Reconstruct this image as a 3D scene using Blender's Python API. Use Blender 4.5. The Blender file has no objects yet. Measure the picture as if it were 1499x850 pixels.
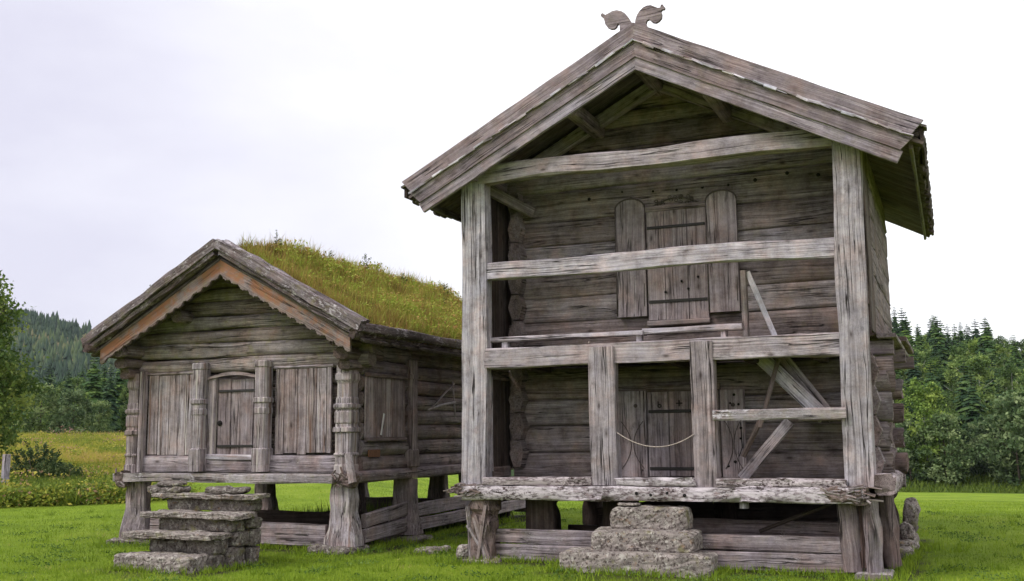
import bpy, math, random
import numpy as np
from mathutils import Vector, noise
PI = math.pi
random.seed(7)
rng = np.random.default_rng(7)
scene = bpy.context.scene
COL = scene.collection

# ------------------------------------------------------------------ materials
class NT:
    def __init__(s, name):
        m = bpy.data.materials.new(name); m.use_nodes = True
        s.m = m; s.t = m.node_tree; s.t.nodes.clear()
    def n(s, typ, ins=None, **kw):
        nd = s.t.nodes.new(typ)
        for k, v in kw.items(): setattr(nd, k, v)
        for k, v in (ins or {}).items():
            sock = nd.inputs[k]
            if hasattr(v, 'bl_idname') or isinstance(v, bpy.types.NodeSocket): s.t.links.new(v, sock)
            else: sock.default_value = v
        return nd
    def ramp(s, fac, stops, interp='LINEAR'):
        nd = s.n('ShaderNodeValToRGB', {'Fac': fac}); cr = nd.color_ramp; cr.interpolation = interp
        while len(cr.elements) < len(stops): cr.elements.new(.5)
        for e, (p, c) in zip(cr.elements, stops):
            e.position = p; e.color = (*c, 1) if len(c) == 3 else c
        return nd.outputs['Color']
    def mix(s, f, a, b, blend='MIX'):
        nd = s.n('ShaderNodeMix', data_type='RGBA', blend_type=blend)
        for i, v in ((0, f), (6, a), (7, b)):
            if isinstance(v, bpy.types.NodeSocket): s.t.links.new(v, nd.inputs[i])
            else: nd.inputs[i].default_value = v if i == 0 else (*v, 1)
        return nd.outputs[2]
    def math(s, op, a, b=0., c=None):
        nd = s.n('ShaderNodeMath', operation=op)
        for i, v in enumerate((a, b) if c is None else (a, b, c)):
            if isinstance(v, bpy.types.NodeSocket): s.t.links.new(v, nd.inputs[i])
            else: nd.inputs[i].default_value = v
        return nd.outputs[0]
    def noise(s, vec, scale, detail=4, rough=.55, dist=0.):
        return s.n('ShaderNodeTexNoise', {'Vector': vec, 'Scale': scale, 'Detail': detail, 'Roughness': rough, 'Distortion': dist}).outputs['Fac']
    def scaled(s, vec, sc):
        return s.n('ShaderNodeMapping', {'Vector': vec, 'Scale': sc}).outputs['Vector']
    def finish(s, col, rough=.85, normal=None, trans=None, spec=.3):
        b = s.n('ShaderNodeBsdfPrincipled', {'Base Color': col, 'Roughness': rough, 'Specular IOR Level': spec})
        if normal is not None: s.t.links.new(normal, b.inputs['Normal'])
        out = b.outputs[0]
        if trans:
            tr = s.n('ShaderNodeBsdfTranslucent', {'Color': col})
            out = s.n('ShaderNodeMixShader', {0: trans, 1: out, 2: tr.outputs[0]}).outputs[0]
        o = s.n('ShaderNodeOutputMaterial'); s.t.links.new(out, o.inputs['Surface'])
        return s.m

def wood(name, dark, mid, light, lichen=0., lichen_col=(.56, .51, .52), moss=0., crack=1., streak=0., blotch=1., orange=0.):
    s = NT(name)
    g = s.n('ShaderNodeAttribute', attribute_name='grain').outputs['Vector']
    tone = s.n('ShaderNodeAttribute', attribute_name='tone').outputs['Fac']
    pos = s.n('ShaderNodeNewGeometry').outputs['Position']
    warp = s.n('ShaderNodeTexNoise', {'Vector': s.scaled(g, (1.3, 3, 3)), 'Scale': 1., 'Detail': 2.}).outputs['Color']
    gw = s.n('ShaderNodeVectorMath', {0: g, 1: s.n('ShaderNodeVectorMath', {0: warp, 1: (.0, .05, .05)}, operation='MULTIPLY').outputs[0]}, operation='ADD').outputs[0]
    fib = s.noise(s.scaled(gw, (.55, 46, 46)), 1, 4, .7)
    fine = s.noise(s.scaled(gw, (1.2, 150, 150)), 1, 3, .6)
    med = s.noise(s.scaled(gw, (.35, 12, 12)), 1, 3, .55)
    spk = s.noise(s.scaled(g, (40, 70, 70)), 1, 3, .7)
    v = s.math('ADD', s.math('ADD', s.math('MULTIPLY', fib, .38), s.math('MULTIPLY', spk, .12)), s.math('ADD', s.math('MULTIPLY', med, .28), s.math('MULTIPLY', fine, .22)))
    col = s.ramp(v, [(.36, dark), (.49, mid), (.62, light)])
    # blotches of warm / cool weathering
    bl = s.noise(pos, 2.1, 5, .7)
    warm = s.ramp(bl, [(.34, (1.15, .97, .90)), (.5, (1, .985, 1)), (.66, (.95, .97, 1.08))])
    col = s.mix(.7 * blotch, col, warm, 'MULTIPLY')
    big = s.noise(pos, 3.4, 6, .72)
    val = s.ramp(big, [(.32, (.58, .55, .54)), (.5, (1, 1, 1)), (.68, (1.34, 1.33, 1.33))])
    col = s.mix(.85 * blotch, col, val, 'MULTIPLY')
    # dark weather stains
    st = s.noise(s.scaled(g, (2.0, 4.5, 4.5)), 1.6, 6, .75)
    stm = s.ramp(st, [(.57, (0, 0, 0)), (.70, (1, 1, 1))])
    col = s.mix(s.math('MULTIPLY', stm, .55), col, tuple(c * .5 for c in dark))
    # knots with a darker halo
    vor = s.n('ShaderNodeTexVoronoi', {'Vector': s.scaled(g, (2.0, 4.6, 4.6)), 'Scale': 1.}, feature='F1')
    kn = s.ramp(vor.outputs['Distance'], [(.05, (1, 1, 1)), (.10, (.45, .45, .45)), (.20, (0, 0, 0))])
    col = s.mix(s.math('MULTIPLY', kn, .8), col, (dark[0] * .4, dark[1] * .34, dark[2] * .30))
    # drying checks, long and short
    ck = s.noise(s.scaled(gw, (.30, 15, 15)), 1, 3, .45, .15)
    cd = s.math('ABSOLUTE', s.math('SUBTRACT', ck, .5))
    gate = s.ramp(s.noise(s.scaled(g, (.8, 3, 3)), 1.3, 3), [(.44, (0, 0, 0)), (.56, (1, 1, 1))])
    cm = s.math('MULTIPLY', s.ramp(cd, [(.006, (1, 1, 1)), (.018, (0, 0, 0))]), gate)
    col = s.mix(s.math('MULTIPLY', cm, .9 * crack), col, (.018, .014, .013))
    if streak:
        sk = s.noise(s.scaled(g, (.35, 16, 16)), 1.2, 3, .6)
        col = s.mix(s.math('MULTIPLY', s.ramp(sk, [(.55, (0, 0, 0)), (.68, (1, 1, 1))]), streak), col, (.50, .45, .40))
        sk2 = s.noise(s.scaled(g, (.3, 7, 7)), 1.7, 3, .6)
        col = s.mix(s.math('MULTIPLY', s.ramp(sk2, [(.57, (0, 0, 0)), (.68, (1, 1, 1))]), streak * .8), col, (.15, .075, .04))
    if orange:
        ok = s.noise(pos, 2.6, 5, .7)
        gy = s.n('ShaderNodeSeparateXYZ', {0: g}).outputs[1]; ed = s.n('ShaderNodeMapRange', {0: s.math('ADD', gy, s.math('MULTIPLY', ok, .12)), 1: 4.70, 2: 4.78}).outputs[0]
        col = s.mix(s.math('MULTIPLY', s.math('MULTIPLY', ed, s.ramp(ok, [(.40, (0, 0, 0)), (.54, (1, 1, 1))])), orange), col, (.32, .145, .075))
    lh = None
    if lichen:
        l1 = s.noise(s.scaled(g, (9, 24, 24)), 1.2, 6, .75); l2 = s.noise(pos, 2.6, 3, .6)
        lm = s.ramp(s.math('ADD', s.math('MULTIPLY', l1, .6), s.math('MULTIPLY', l2, .4)), [(.60 - .17 * lichen, (0, 0, 0)), (.65 - .15 * lichen, (1, 1, 1))])
        col = s.mix(s.math('MULTIPLY', lm, .9), col, lichen_col); lh = lm
        dk = s.noise(s.scaled(g, (16, 42, 42)), 1, 5, .7)
        dg = s.ramp(s.noise(s.scaled(g, (2.2, 5, 5)), 1, 4, .65), [(.42, (.12, .12, .12)), (.58, (1, 1, 1))])
        col = s.mix(s.math('MULTIPLY', s.math('MULTIPLY', dg, s.ramp(dk, [(.505, (0, 0, 0)), (.56, (1, 1, 1))])), min(.95, lichen * 1.2)), col, (.050, .030, .028))
    if moss:
        mm = s.ramp(s.noise(pos, 5.5, 5, .7), [(.53, (0, 0, 0)), (.66, (1, 1, 1))])
        col = s.mix(s.math('MULTIPLY', mm, moss), col, (.20, .19, .06))
    tn = s.n('ShaderNodeCombineColor', {0: s.math('POWER', tone, .8), 1: tone, 2: s.math('POWER', tone, 1.12)}).outputs[0]
    col = s.mix(1., col, tn, 'MULTIPLY'); col = s.mix(1., col, (1., .985, 1.02), 'MULTIPLY')
    hgt = s.math('SUBTRACT', s.math('ADD', s.math('MULTIPLY', fib, .5), s.math('MULTIPLY', med, .6)), s.math('MULTIPLY', cm, 1.4))
    if lh is not None: hgt = s.math('ADD', hgt, s.math('MULTIPLY', lh, .5))
    bp = s.n('ShaderNodeBump', {'Height': hgt, 'Strength': .8, 'Distance': .02})
    return s.finish(col, .88, bp.outputs[0], spec=.2)

def stone_mat(name, base, lich=.5):
    s = NT(name)
    pos = s.n('ShaderNodeNewGeometry').outputs['Position']
    a = s.noise(pos, 6, 6, .7); b = s.noise(pos, 26, 5, .7); c = s.noise(pos, 11, 6, .75)
    col = s.ramp(a, [(.3, tuple(x * .45 for x in base)), (.5, base), (.7, tuple(min(1, x * 1.5) for x in base))])
    col = s.mix(s.math('MULTIPLY', s.ramp(c, [(.53, (0, 0, 0)), (.6, (1, 1, 1))]), lich), col, (.52, .49, .44))
    col = s.mix(s.math('MULTIPLY', s.ramp(b, [(.52, (0, 0, 0)), (.58, (1, 1, 1))]), .85), col, (.05, .034, .032))
    d = s.noise(pos, 4.1, 5, .7)
    col = s.mix(s.math('MULTIPLY', s.ramp(d, [(.56, (0, 0, 0)), (.66, (1, 1, 1))]), .55), col, (.17, .16, .05))
    e = s.noise(pos, 9.1, 4, .7)
    col = s.mix(s.math('MULTIPLY', s.ramp(e, [(.60, (0, 0, 0)), (.68, (1, 1, 1))]), .5), col, (.26, .15, .08))
    bp = s.n('ShaderNodeBump', {'Height': s.math('ADD', a, s.math('MULTIPLY', b, .5)), 'Strength': .8, 'Distance': .018})
    return s.finish(col, .9, bp.outputs[0], spec=.2)

def foliage(name, stops, vary=.35, trans=.3, warm=(1.25, 1.1, .7)):
    s = NT(name)
    tone = s.n('ShaderNodeAttribute', attribute_name='tone').outputs['Fac']
    col = s.ramp(tone, stops)
    rnd = s.n('ShaderNodeObjectInfo').outputs['Random']
    tint = s.ramp(rnd, [(0, (1 - vary, 1 - vary * .9, 1 - vary * .5)), (.5, (1, 1, 1)), (1, (1 + vary * warm[0], 1 + vary * warm[1], 1 - vary * .2))])
    col = s.mix(1., col, tint, 'MULTIPLY')
    return s.finish(col, .7, None, trans, spec=.15)

M = {}
M['post'] = wood('weathered grey post wood', (.14, .120, .124), (.315, .285, .29), (.53, .49, .50), blotch=1.1, crack=1.1)
M['beam'] = wood('weathered pale beam wood', (.16, .138, .143), (.36, .322, .332), (.56, .52, .53), blotch=1.1)
M['board'] = wood('weathered grey brown verge wood', (.10, .076, .079), (.235, .19, .196), (.40, .345, .352), blotch=1., moss=.12)
M['log'] = wood('sheltered brown grey log wood', (.072, .057, .052), (.195, .163, .153), (.36, .318, .305), blotch=1.25, moss=.16)
M['gable_log'] = wood('dark greenish log wood', (.062, .052, .043), (.175, .147, .13), (.36, .315, .29), blotch=1.25, moss=.4)
M['dark'] = wood('dark wood', (.03, .022, .018), (.062, .047, .040), (.11, .088, .075), blotch=1.)  # very dark brown tones for roof, underfloor and gallery end boards
M['under'] = wood('old roof board wood', (.055, .043, .036), (.115, .092, .080), (.19, .155, .135), blotch=1.)
M['sill'] = wood('flaking lichen covered sill wood', (.11, .075, .072), (.25, .20, .20), (.45, .40, .40), lichen=1.0)
M['sill2'] = wood('weathered lichened wood', (.14, .115, .105), (.26, .225, .215), (.42, .38, .37), lichen=.3, moss=.3)
M['verge'] = wood('lichen crusted verge wood', (.06, .048, .046), (.155, .128, .128), (.31, .27, .275), lichen=.45, moss=.35)
M['orange'] = wood('orange brown barge wood', (.09, .065, .055), (.20, .155, .14), (.36, .31, .30), orange=.9, moss=.3, streak=.25)
M['panel'] = wood('streaked grey panel board wood', (.10, .078, .073), (.26, .222, .22), (.50, .455, .455), streak=.9)
M['doorwood'] = wood('sheltered door board wood', (.10, .08, .078), (.235, .196, .196), (.37, .33, .328), streak=.15)
M['lowwood'] = wood('weathered base plank wood', (.095, .074, .073), (.24, .204, .205), (.41, .365, .365), lichen=.1, moss=.15)
M['stone'] = stone_mat('lichened grey stone', (.24, .205, .19), .6)
M['slate'] = stone_mat('dark slab stone', (.15, .128, .118), .45)
def plain(name, c, r=.7):
    s = NT(name); p = s.n('ShaderNodeNewGeometry').outputs['Position']
    col = s.ramp(s.noise(p, 40, 3), [(.35, tuple(x * .7 for x in c)), (.65, tuple(x * 1.2 for x in c))])
    return s.finish(col, r)
M['iron'] = plain('black forged iron', (.022, .019, .018), .6)
M['rope'] = plain('pale rope fibre', (.42, .35, .31), .9)
M['plaque'] = plain('rusty brown plaque', (.17, .075, .04), .7)
M['hole'] = plain('dark peg hole', (.012, .010, .009), .95)
M['groove'] = plain('dark carved groove', (.09, .072, .067), .95)
M['bark'] = plain('grey brown bark', (.09, .07, .055), .95)
M['birchbark'] = plain('pale birch bark', (.35, .33, .30), .9)
M['spruce'] = foliage('spruce needles', [(0, (.014, .034, .017)), (.5, (.044, .088, .034)), (1, (.11, .17, .048))], .4, .12)
M['birch'] = foliage('birch leaves', [(0, (.05, .095, .03)), (.5, (.145, .22, .062)), (1, (.30, .38, .12))], .3, .3)
M['willow'] = foliage('grey green willow leaves', [(0, (.05, .085, .035)), (.5, (.125, .185, .08)), (1, (.27, .33, .16))], .25, .3)
M['nearleaf'] = foliage('dark glossy tree leaves', [(0, (.05, .09, .022)), (.5, (.13, .195, .04)), (1, (.32, .37, .09))], .1, .3)
M['juniper'] = foliage('juniper needles', [(0, (.02, .04, .014)), (.5, (.055, .09, .03)), (1, (.13, .16, .055))], .1, .15)
M['farwood'] = foliage('far spruce forest', [(0, (.010, .022, .016)), (.5, (.028, .052, .030)), (.8, (.075, .105, .042)), (1, (.19, .14, .075))], 0, .0)
M['blade'] = foliage('lawn grass blades', [(0, (.095, .155, .016)), (.5, (.215, .315, .026)), (.85, (.32, .41, .04)), (1, (.46, .42, .15))], 0, .35)
M['clover'] = foliage('clover leaves', [(0, (.05, .10, .02)), (.5, (.12, .20, .035)), (1, (.24, .30, .09))], 0, .2)
M['weed'] = foliage('tall meadow weeds', [(0, (.06, .10, .015)), (.45, (.17, .23, .035)), (.75, (.34, .34, .05)), (.9, (.50, .42, .08)), (1, (.36, .17, .20))], 0, .3)
M['turfleaf'] = foliage('roof turf plants', [(0, (.05, .075, .014)), (.2, (.20, .15, .04)), (.45, (.38, .25, .075)), (.6, (.30, .29, .055)), (.8, (.30, .39, .055)), (.92, (.50, .44, .10)), (1, (.60, .32, .15))], 0, .3)
M['sapling'] = foliage('sapling leaves', [(0, (.03, .05, .02)), (.5, (.07, .11, .03)), (1, (.14, .19, .06))], .1, .25)

def turf_mat():
    s = NT('mossy roof turf'); p = s.n('ShaderNodeNewGeometry').outputs['Position']
    a = s.noise(p, 2.2, 5, .65); b = s.noise(p, 22, 5, .7)
    v = s.math('ADD', s.math('MULTIPLY', a, .6), s.math('MULTIPLY', b, .4))
    col = s.ramp(v, [(.35, (.07, .06, .02)), (.45, (.21, .16, .04)), (.55, (.24, .22, .05)), (.64, (.32, .19, .08))])
    bp = s.n('ShaderNodeBump', {'Height': b, 'Strength': 1., 'Distance': .06})
    return s.finish(col, .95, bp.outputs[0])
M['turf'] = turf_mat()

def ground_mat():
    s = NT('grass ground')
    p = s.n('ShaderNodeNewGeometry').outputs['Position']
    z = s.n('ShaderNodeAttribute', attribute_name='zone').outputs['Color']
    sep = s.n('ShaderNodeSeparateColor', {'Color': z})
    a = s.noise(p, .45, 5, .6); b = s.noise(p, 14, 5, .7); c = s.noise(p, 90, 3, .6)
    v = s.math('ADD', s.math('MULTIPLY', a, .45), s.math('ADD', s.math('MULTIPLY', b, .35), s.math('MULTIPLY', c, .2)))
    lawn = s.ramp(v, [(.36, (.055, .095, .012)), (.46, (.175, .265, .022)), (.56, (.25, .345, .03)), (.66, (.34, .335, .09))])
    mead = s.ramp(v, [(.34, (.08, .12, .02)), (.5, (.20, .23, .04)), (.66, (.38, .32, .07))])
    wood_ = s.ramp(v, [(.34, (.018, .032, .012)), (.5, (.035, .06, .02)), (.66, (.07, .09, .03))])
    soil_shade = s.ramp(v, [(.36, (.018, .014, .010)), (.5, (.045, .036, .026)), (.64, (.07, .075, .025))])  # bare soil colour, also used for the painted contact shade
    col = s.mix(sep.outputs[0], lawn, mead); col = s.mix(sep.outputs[1], col, wood_); col = s.mix(sep.outputs[2], col, soil_shade)
    bp = s.n('ShaderNodeBump', {'Height': s.math('ADD', b, c), 'Strength': .9, 'Distance': .05})
    return s.finish(col, .95, bp.outputs[0], spec=.1)
M['ground'] = ground_mat()

# ------------------------------------------------------------------ mesh helpers
def nz(x, y=0., z=0.): return noise.noise(Vector((x, y, z)))
class MB:
    def __init__(s): s.v = []; s.f = []; s.g = []; s.t = []; s.sm = []
    def add(s, vs, fs, gs, tone, smooth=False):
        o = len(s.v); s.v += [tuple(p) for p in vs]; s.g += [tuple(p) for p in gs]
        s.t += [tone] * len(vs) if not hasattr(tone, '__len__') else list(tone)
        s.f += [tuple(i + o for i in f) for f in fs]; s.sm += [smooth] * len(fs)
    def build(s, name, mat, parent=None):
        me = bpy.data.meshes.new(name); loc = Vector((0, 0, 0)); q = parent
        while q is not None: loc = loc + q.location; q = q.parent
        me.from_pydata([(x - loc.x, y - loc.y, z - loc.z) for x, y, z in s.v], [], s.f)
        at = me.attributes.new('grain', 'FLOAT_VECTOR', 'POINT'); at.data.foreach_set('vector', np.array(s.g, 'f').ravel())
        at = me.attributes.new('tone', 'FLOAT', 'POINT'); at.data.foreach_set('value', np.array(s.t, 'f'))
        me.polygons.foreach_set('use_smooth', np.array(s.sm, bool))
        me.materials.append(mat); me.update()
        o = bpy.data.objects.new(name, me); COL.objects.link(o)
        if parent is not None: o.parent = parent
        return o
def rnd(a, b): return random.uniform(a, b)
def basis(d, up):
    d = Vector(d).normalized(); up = Vector(up); r = d.cross(up)
    if r.length < 1e-4: r = d.cross(Vector((1, 0, 0)))
    r.normalize(); return d, r, r.cross(d).normalized()
def loft(mb, p0, p1, sect, up=(0, 0, 1), seg=None, jit=.008, freq=1.3, bow=0., tone=None, smooth=False, scale=None, rag=0.):
    """sect: cross-section points (r, u) metres; scale(t) -> (sr, su)"""
    p0, p1 = Vector(p0), Vector(p1); L = (p1 - p0).length; d, r, u = basis(p1 - p0, up)
    seg = seg or max(2, int(L / .16)); n = len(sect); sd = [rnd(0, 99) for _ in range(n)]
    off = Vector((rnd(0, 60), rnd(0, 60), rnd(0, 60))); vs = []; gs = []
    tone = rnd(.74, 1.22) if tone is None else tone * rnd(.93, 1.07)
    b1, b2 = rnd(0, 99), rnd(0, 99)
    for i in range(seg + 1):
        t = i / seg; x = t * L
        br = bow * (nz(x * .45, b1) ) ; bu = bow * (nz(x * .45, b2))
        sr, su = scale(t) if scale else (1, 1)
        for k, (a, b) in enumerate(sect):
            j1 = jit * nz(x * freq, sd[k]); j2 = jit * nz(x * freq, sd[k] + 31)
            e = 0.
            if rag and i in (0, seg): e = rnd(-rag, rag)
            vs.append(p0 + d * (x + e) + r * (a * sr + j1 + br) + u * (b * su + j2 + bu))
            gs.append(off + Vector((x, a * sr, b * su)))
    fs = [(i * n + k, i * n + (k + 1) % n, (i + 1) * n + (k + 1) % n, (i + 1) * n + k) for i in range(seg) for k in range(n)]
    mb.add(vs, fs, gs, tone, smooth)
    # end caps with own verts (end grain)
    for i, rev in ((0, True), (seg, False)):
        ring = vs[i * n:(i + 1) * n]; gg = [Vector((0, g.y * 3, g.z * 3)) for g in gs[i * n:(i + 1) * n]]
        f = tuple(range(n)); mb.add(ring, [f[::-1] if rev else f], gg, tone * .8)
def rect(w, h, c=.012):
    a, b = w / 2, h / 2; c = min(c, a * .6, b * .6)
    return [(-a + c, -b), (a - c, -b), (a, -b + c), (a, b - c), (a - c, b), (-a + c, b), (-a, b - c), (-a, -b + c)]
def sup(w, h, e=2.6, n=16):
    o = []
    for k in range(n):
        t = 2 * PI * k / n; c, s_ = math.cos(t), math.sin(t)
        o.append((w / 2 * math.copysign(abs(c) ** (2 / e), c), h / 2 * math.copysign(abs(s_) ** (2 / e), s_)))
    return o
def beam(mb, p0, p1, w, h, c=.014, **k): loft(mb, p0, p1, rect(w, h, c), **k)
def log(mb, p0, p1, w, h, e=2.8, **k):
    k.setdefault('smooth', True); k.setdefault('jit', .016); k.setdefault('freq', .9); loft(mb, p0, p1, sup(w, h, e), **k)
def box(mb, x0, x1, y0, y1, z0, z1, axis='z', **k):
    """a hewn piece given by its extents, grain along axis"""
    cx, cy, cz = (x0 + x1) / 2, (y0 + y1) / 2, (z0 + z1) / 2
    if axis == 'z': beam(mb, (cx, cy, z0), (cx, cy, z1), x1 - x0, y1 - y0, up=(0, -1, 0) if 0 else (0, 1, 0), **k)
    elif axis == 'x': beam(mb, (x0, cy, cz), (x1, cy, cz), y1 - y0, z1 - z0, **k)
    else: beam(mb, (cx, y0, cz), (cx, y1, cz), x1 - x0, z1 - z0, **k)
def plate(mb, outline, org, au, av, th, tone=None, upright=False):
    au, av = Vector(au), Vector(av); nn = au.cross(av).normalized(); org = Vector(org)
    off = Vector((rnd(0, 60), rnd(0, 60), rnd(0, 60))); n = len(outline); tone = tone or rnd(.85, 1.15)
    A = [org + au * a + av * b for a, b in outline]; G = [off + (Vector((b, a, 0)) if upright else Vector((a, b, 0))) for a, b in outline]
    f = tuple(range(n))
    mb.add(A, [f], G, tone); mb.add([p - nn * th for p in A], [f[::-1]], G, tone)
    mb.add(A + [p - nn * th for p in A], [(k, n + k, n + (k + 1) % n, (k + 1) % n) for k in range(n)], G + [g - Vector((0, 0, th)) for g in G], tone * .9)
def tube(mb, pts, r, n=7, tone=1., r1=None):
    pts = [Vector(p) for p in pts]; vs = []; gs = []; r1 = r if r1 is None else r1; x = 0; o = Vector((rnd(0, 50), rnd(0, 50), 0))
    for i, p in enumerate(pts):
        d = (pts[min(i + 1, len(pts) - 1)] - pts[max(i - 1, 0)]).normalized()
        _, a, b = basis(d, (.31, .17, .93)); rr = r + (r1 - r) * i / (len(pts) - 1)
        if i: x += (p - pts[i - 1]).length
        for k in range(n):
            t = 2 * PI * k / n; vs.append(p + a * rr * math.cos(t) + b * rr * math.sin(t)); gs.append(o + Vector((x, rr * math.cos(t), rr * math.sin(t))))
    fs = [(i * n + k, i * n + (k + 1) % n, (i + 1) * n + (k + 1) % n, (i + 1) * n + k) for i in range(len(pts) - 1) for k in range(n)]
    fs += [tuple(range(n))[::-1], tuple(range((len(pts) - 1) * n, len(pts) * n))]
    mb.add(vs, fs, gs, tone, True)
def slab(mb, x0, x1, y0, y1, z0, z1, amp=.035, e=11., n=11, tone=None, skew=0., chip=.005):
    """a rough quarried stone: superellipsoid block broken up by noise"""
    c = Vector(((x0 + x1) / 2, (y0 + y1) / 2, (z0 + z1) / 2)); h = Vector(((x1 - x0) / 2, (y1 - y0) / 2, (z1 - z0) / 2)); sd = rnd(0, 90)
    idx = {}; vs = []; fs = []
    m = max(4, int(n * .55))
    dims = (n, n, m)
    def vert(i, j, k):
        key = (i, j, k)
        if key in idx: return idx[key]
        q = Vector((2 * i / n - 1, 2 * j / n - 1, 2 * k / m - 1))
        L = (abs(q.x) ** e + abs(q.y) ** e + abs(q.z) ** e) ** (1 / e); q = q / L
        p = c + Vector((q.x * h.x, q.y * h.y, q.z * h.z))
        w = p * 2.6 + Vector((sd, 0, 0)); w2 = p * 9 + Vector((0, sd, 0))
        dv = Vector((nz(w.x, w.y, w.z), nz(w.y, w.z, w.x + 7), .6 * nz(w.z, w.x, w.y + 3))) * amp * 1.6 + Vector((nz(*w2), nz(w2.z, w2.x, w2.y), nz(w2.y, w2.z, w2.x))) * amp * .7
        p = p + dv + Vector((rnd(-chip, chip) * 1.5, rnd(-chip, chip) * 1.5, rnd(-chip, chip) * .7)); p.x += skew * q.z
        idx[key] = len(vs); vs.append(p); return idx[key]
    for i in range(n):
        for j in range(n):
            fs.append((vert(i, j, m), vert(i + 1, j, m), vert(i + 1, j + 1, m), vert(i, j + 1, m)))
            fs.append((vert(i, j, 0), vert(i, j + 1, 0), vert(i + 1, j + 1, 0), vert(i + 1, j, 0)))
        for k in range(m):
            fs.append((vert(i, 0, k), vert(i + 1, 0, k), vert(i + 1, 0, k + 1), vert(i, 0, k + 1)))
            fs.append((vert(i, n, k), vert(i, n, k + 1), vert(i + 1, n, k + 1), vert(i + 1, n, k)))
            fs.append((vert(0, i, k), vert(0, i, k + 1), vert(0, i + 1, k + 1), vert(0, i + 1, k)))
            fs.append((vert(n, i, k), vert(n, i + 1, k), vert(n, i + 1, k + 1), vert(n, i, k + 1)))
    mb.add(vs, fs, vs, tone or rnd(.85, 1.15))
def empty(name, loc, label, cat, group=None):
    o = bpy.data.objects.new(name, None); COL.objects.link(o); o.location = loc; o.empty_display_size = .3
    return tag(o, label, cat, group)
def tag(o, label, cat, group=None, kind=None):
    if label: o['label'] = label
    if cat: o['category'] = cat
    if group: o['group'] = group
    if kind: o['kind'] = kind
    return o
def one(fn, name, mat, parent=None, *a, **k):
    mb = MB(); fn(mb, *a, **k); return mb.build(name, mat, parent)
def npmesh(name, V, F, tone, mat, parent=None, sub=0.):
    """fast mesh from arrays; F (n, k)"""
    me = bpy.data.meshes.new(name); n, k = F.shape; loc = Vector((0, 0, 0)); q = parent
    while q is not None: loc = loc + q.location; q = q.parent
    V = np.asarray(V, 'f') - np.array(loc, 'f')
    me.vertices.add(len(V)); me.vertices.foreach_set('co', V.ravel())
    me.loops.add(n * k); me.loops.foreach_set('vertex_index', F.astype('i').ravel())
    me.polygons.add(n); me.polygons.foreach_set('loop_start', np.arange(n, dtype='i') * k)
    at = me.attributes.new('tone', 'FLOAT', 'POINT'); at.data.foreach_set('value', np.asarray(tone, 'f'))
    me.materials.append(mat); me.update(calc_edges=True); me.validate()
    o = bpy.data.objects.new(name, me); COL.objects.link(o)
    if parent is not None: o.parent = parent
    return o

# ------------------------------------------------------------------ terrain
CX, CY, CZ = 6.641, -14.133, 1.8
def sstep(a, b, x):
    t = min(1, max(0, (x - a) / (b - a))); return t * t * (3 - 2 * t)
def zt(x, y):
    dx, dy = x - CX, y - CY; d = math.hypot(dx, dy)
    brg = math.degrees(math.atan2(dx, dy))                 # 0 = away along the houses
    w = 1 - sstep(-34, -20, brg)                           # 1 = left side
    s = max(0., d - 30)
    left = .042 * min(s, 55) + .01 * max(0, min(s - 55, 200))
    left += 84 * sstep(230, 900, d) * (1 - sstep(-50, -38, brg) * .50)
    right = -.045 * max(0, min(d - 26, 66)) + (.122 - .004 * min(4, max(-4, brg))) * max(0, min(d - 92, 130)) + .05 * max(0, min(d - 222, 200))
    z = left * w + right * (1 - w) + (0 if d < 200 else 0)
    z += .05 * nz(x * .25, y * .25) * sstep(6, 16, d) + (nz(x * .01, y * .01) * 4 * sstep(100, 400, d))
    if d > 900: z = z * (1 - .4 * sstep(900, 2600, d))
    return z
def at(brg, d):
    b = math.radians(brg); x = CX + d * math.sin(b); y = CY + d * math.cos(b); return Vector((x, y, zt(x, y)))
def px_brg(px): return px                                   # bearings are given in degrees from +Y
CONTACT_AREAS = [(-.2, 5.75, .0, .3), (-.15, .3, .0, 5.2), (5.3, 5.9, .0, 5.2), (1.5, 3.75, -.85, 0), (-4.6, -3.0, -2.45, -1.0), (-7.2, -2.4, .45, .9), (-2.75, -2.2, .5, 8.5), (-1.55, -1., .9, 1.35)]  # footprints of feet, planks, steps and a stone that get painted contact shade
def contact_shade(x, y):
    dd = min(math.hypot(max(a - x, 0, x - b), max(c - y, 0, y - d)) for a, b, c, d in CONTACT_AREAS)
    return 1 - sstep(.06, .34, dd + .22 * nz(x * 2.7, y * 2.7, 3.3))  # mask of the painted contact shade; also thins the lawn blades
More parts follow.
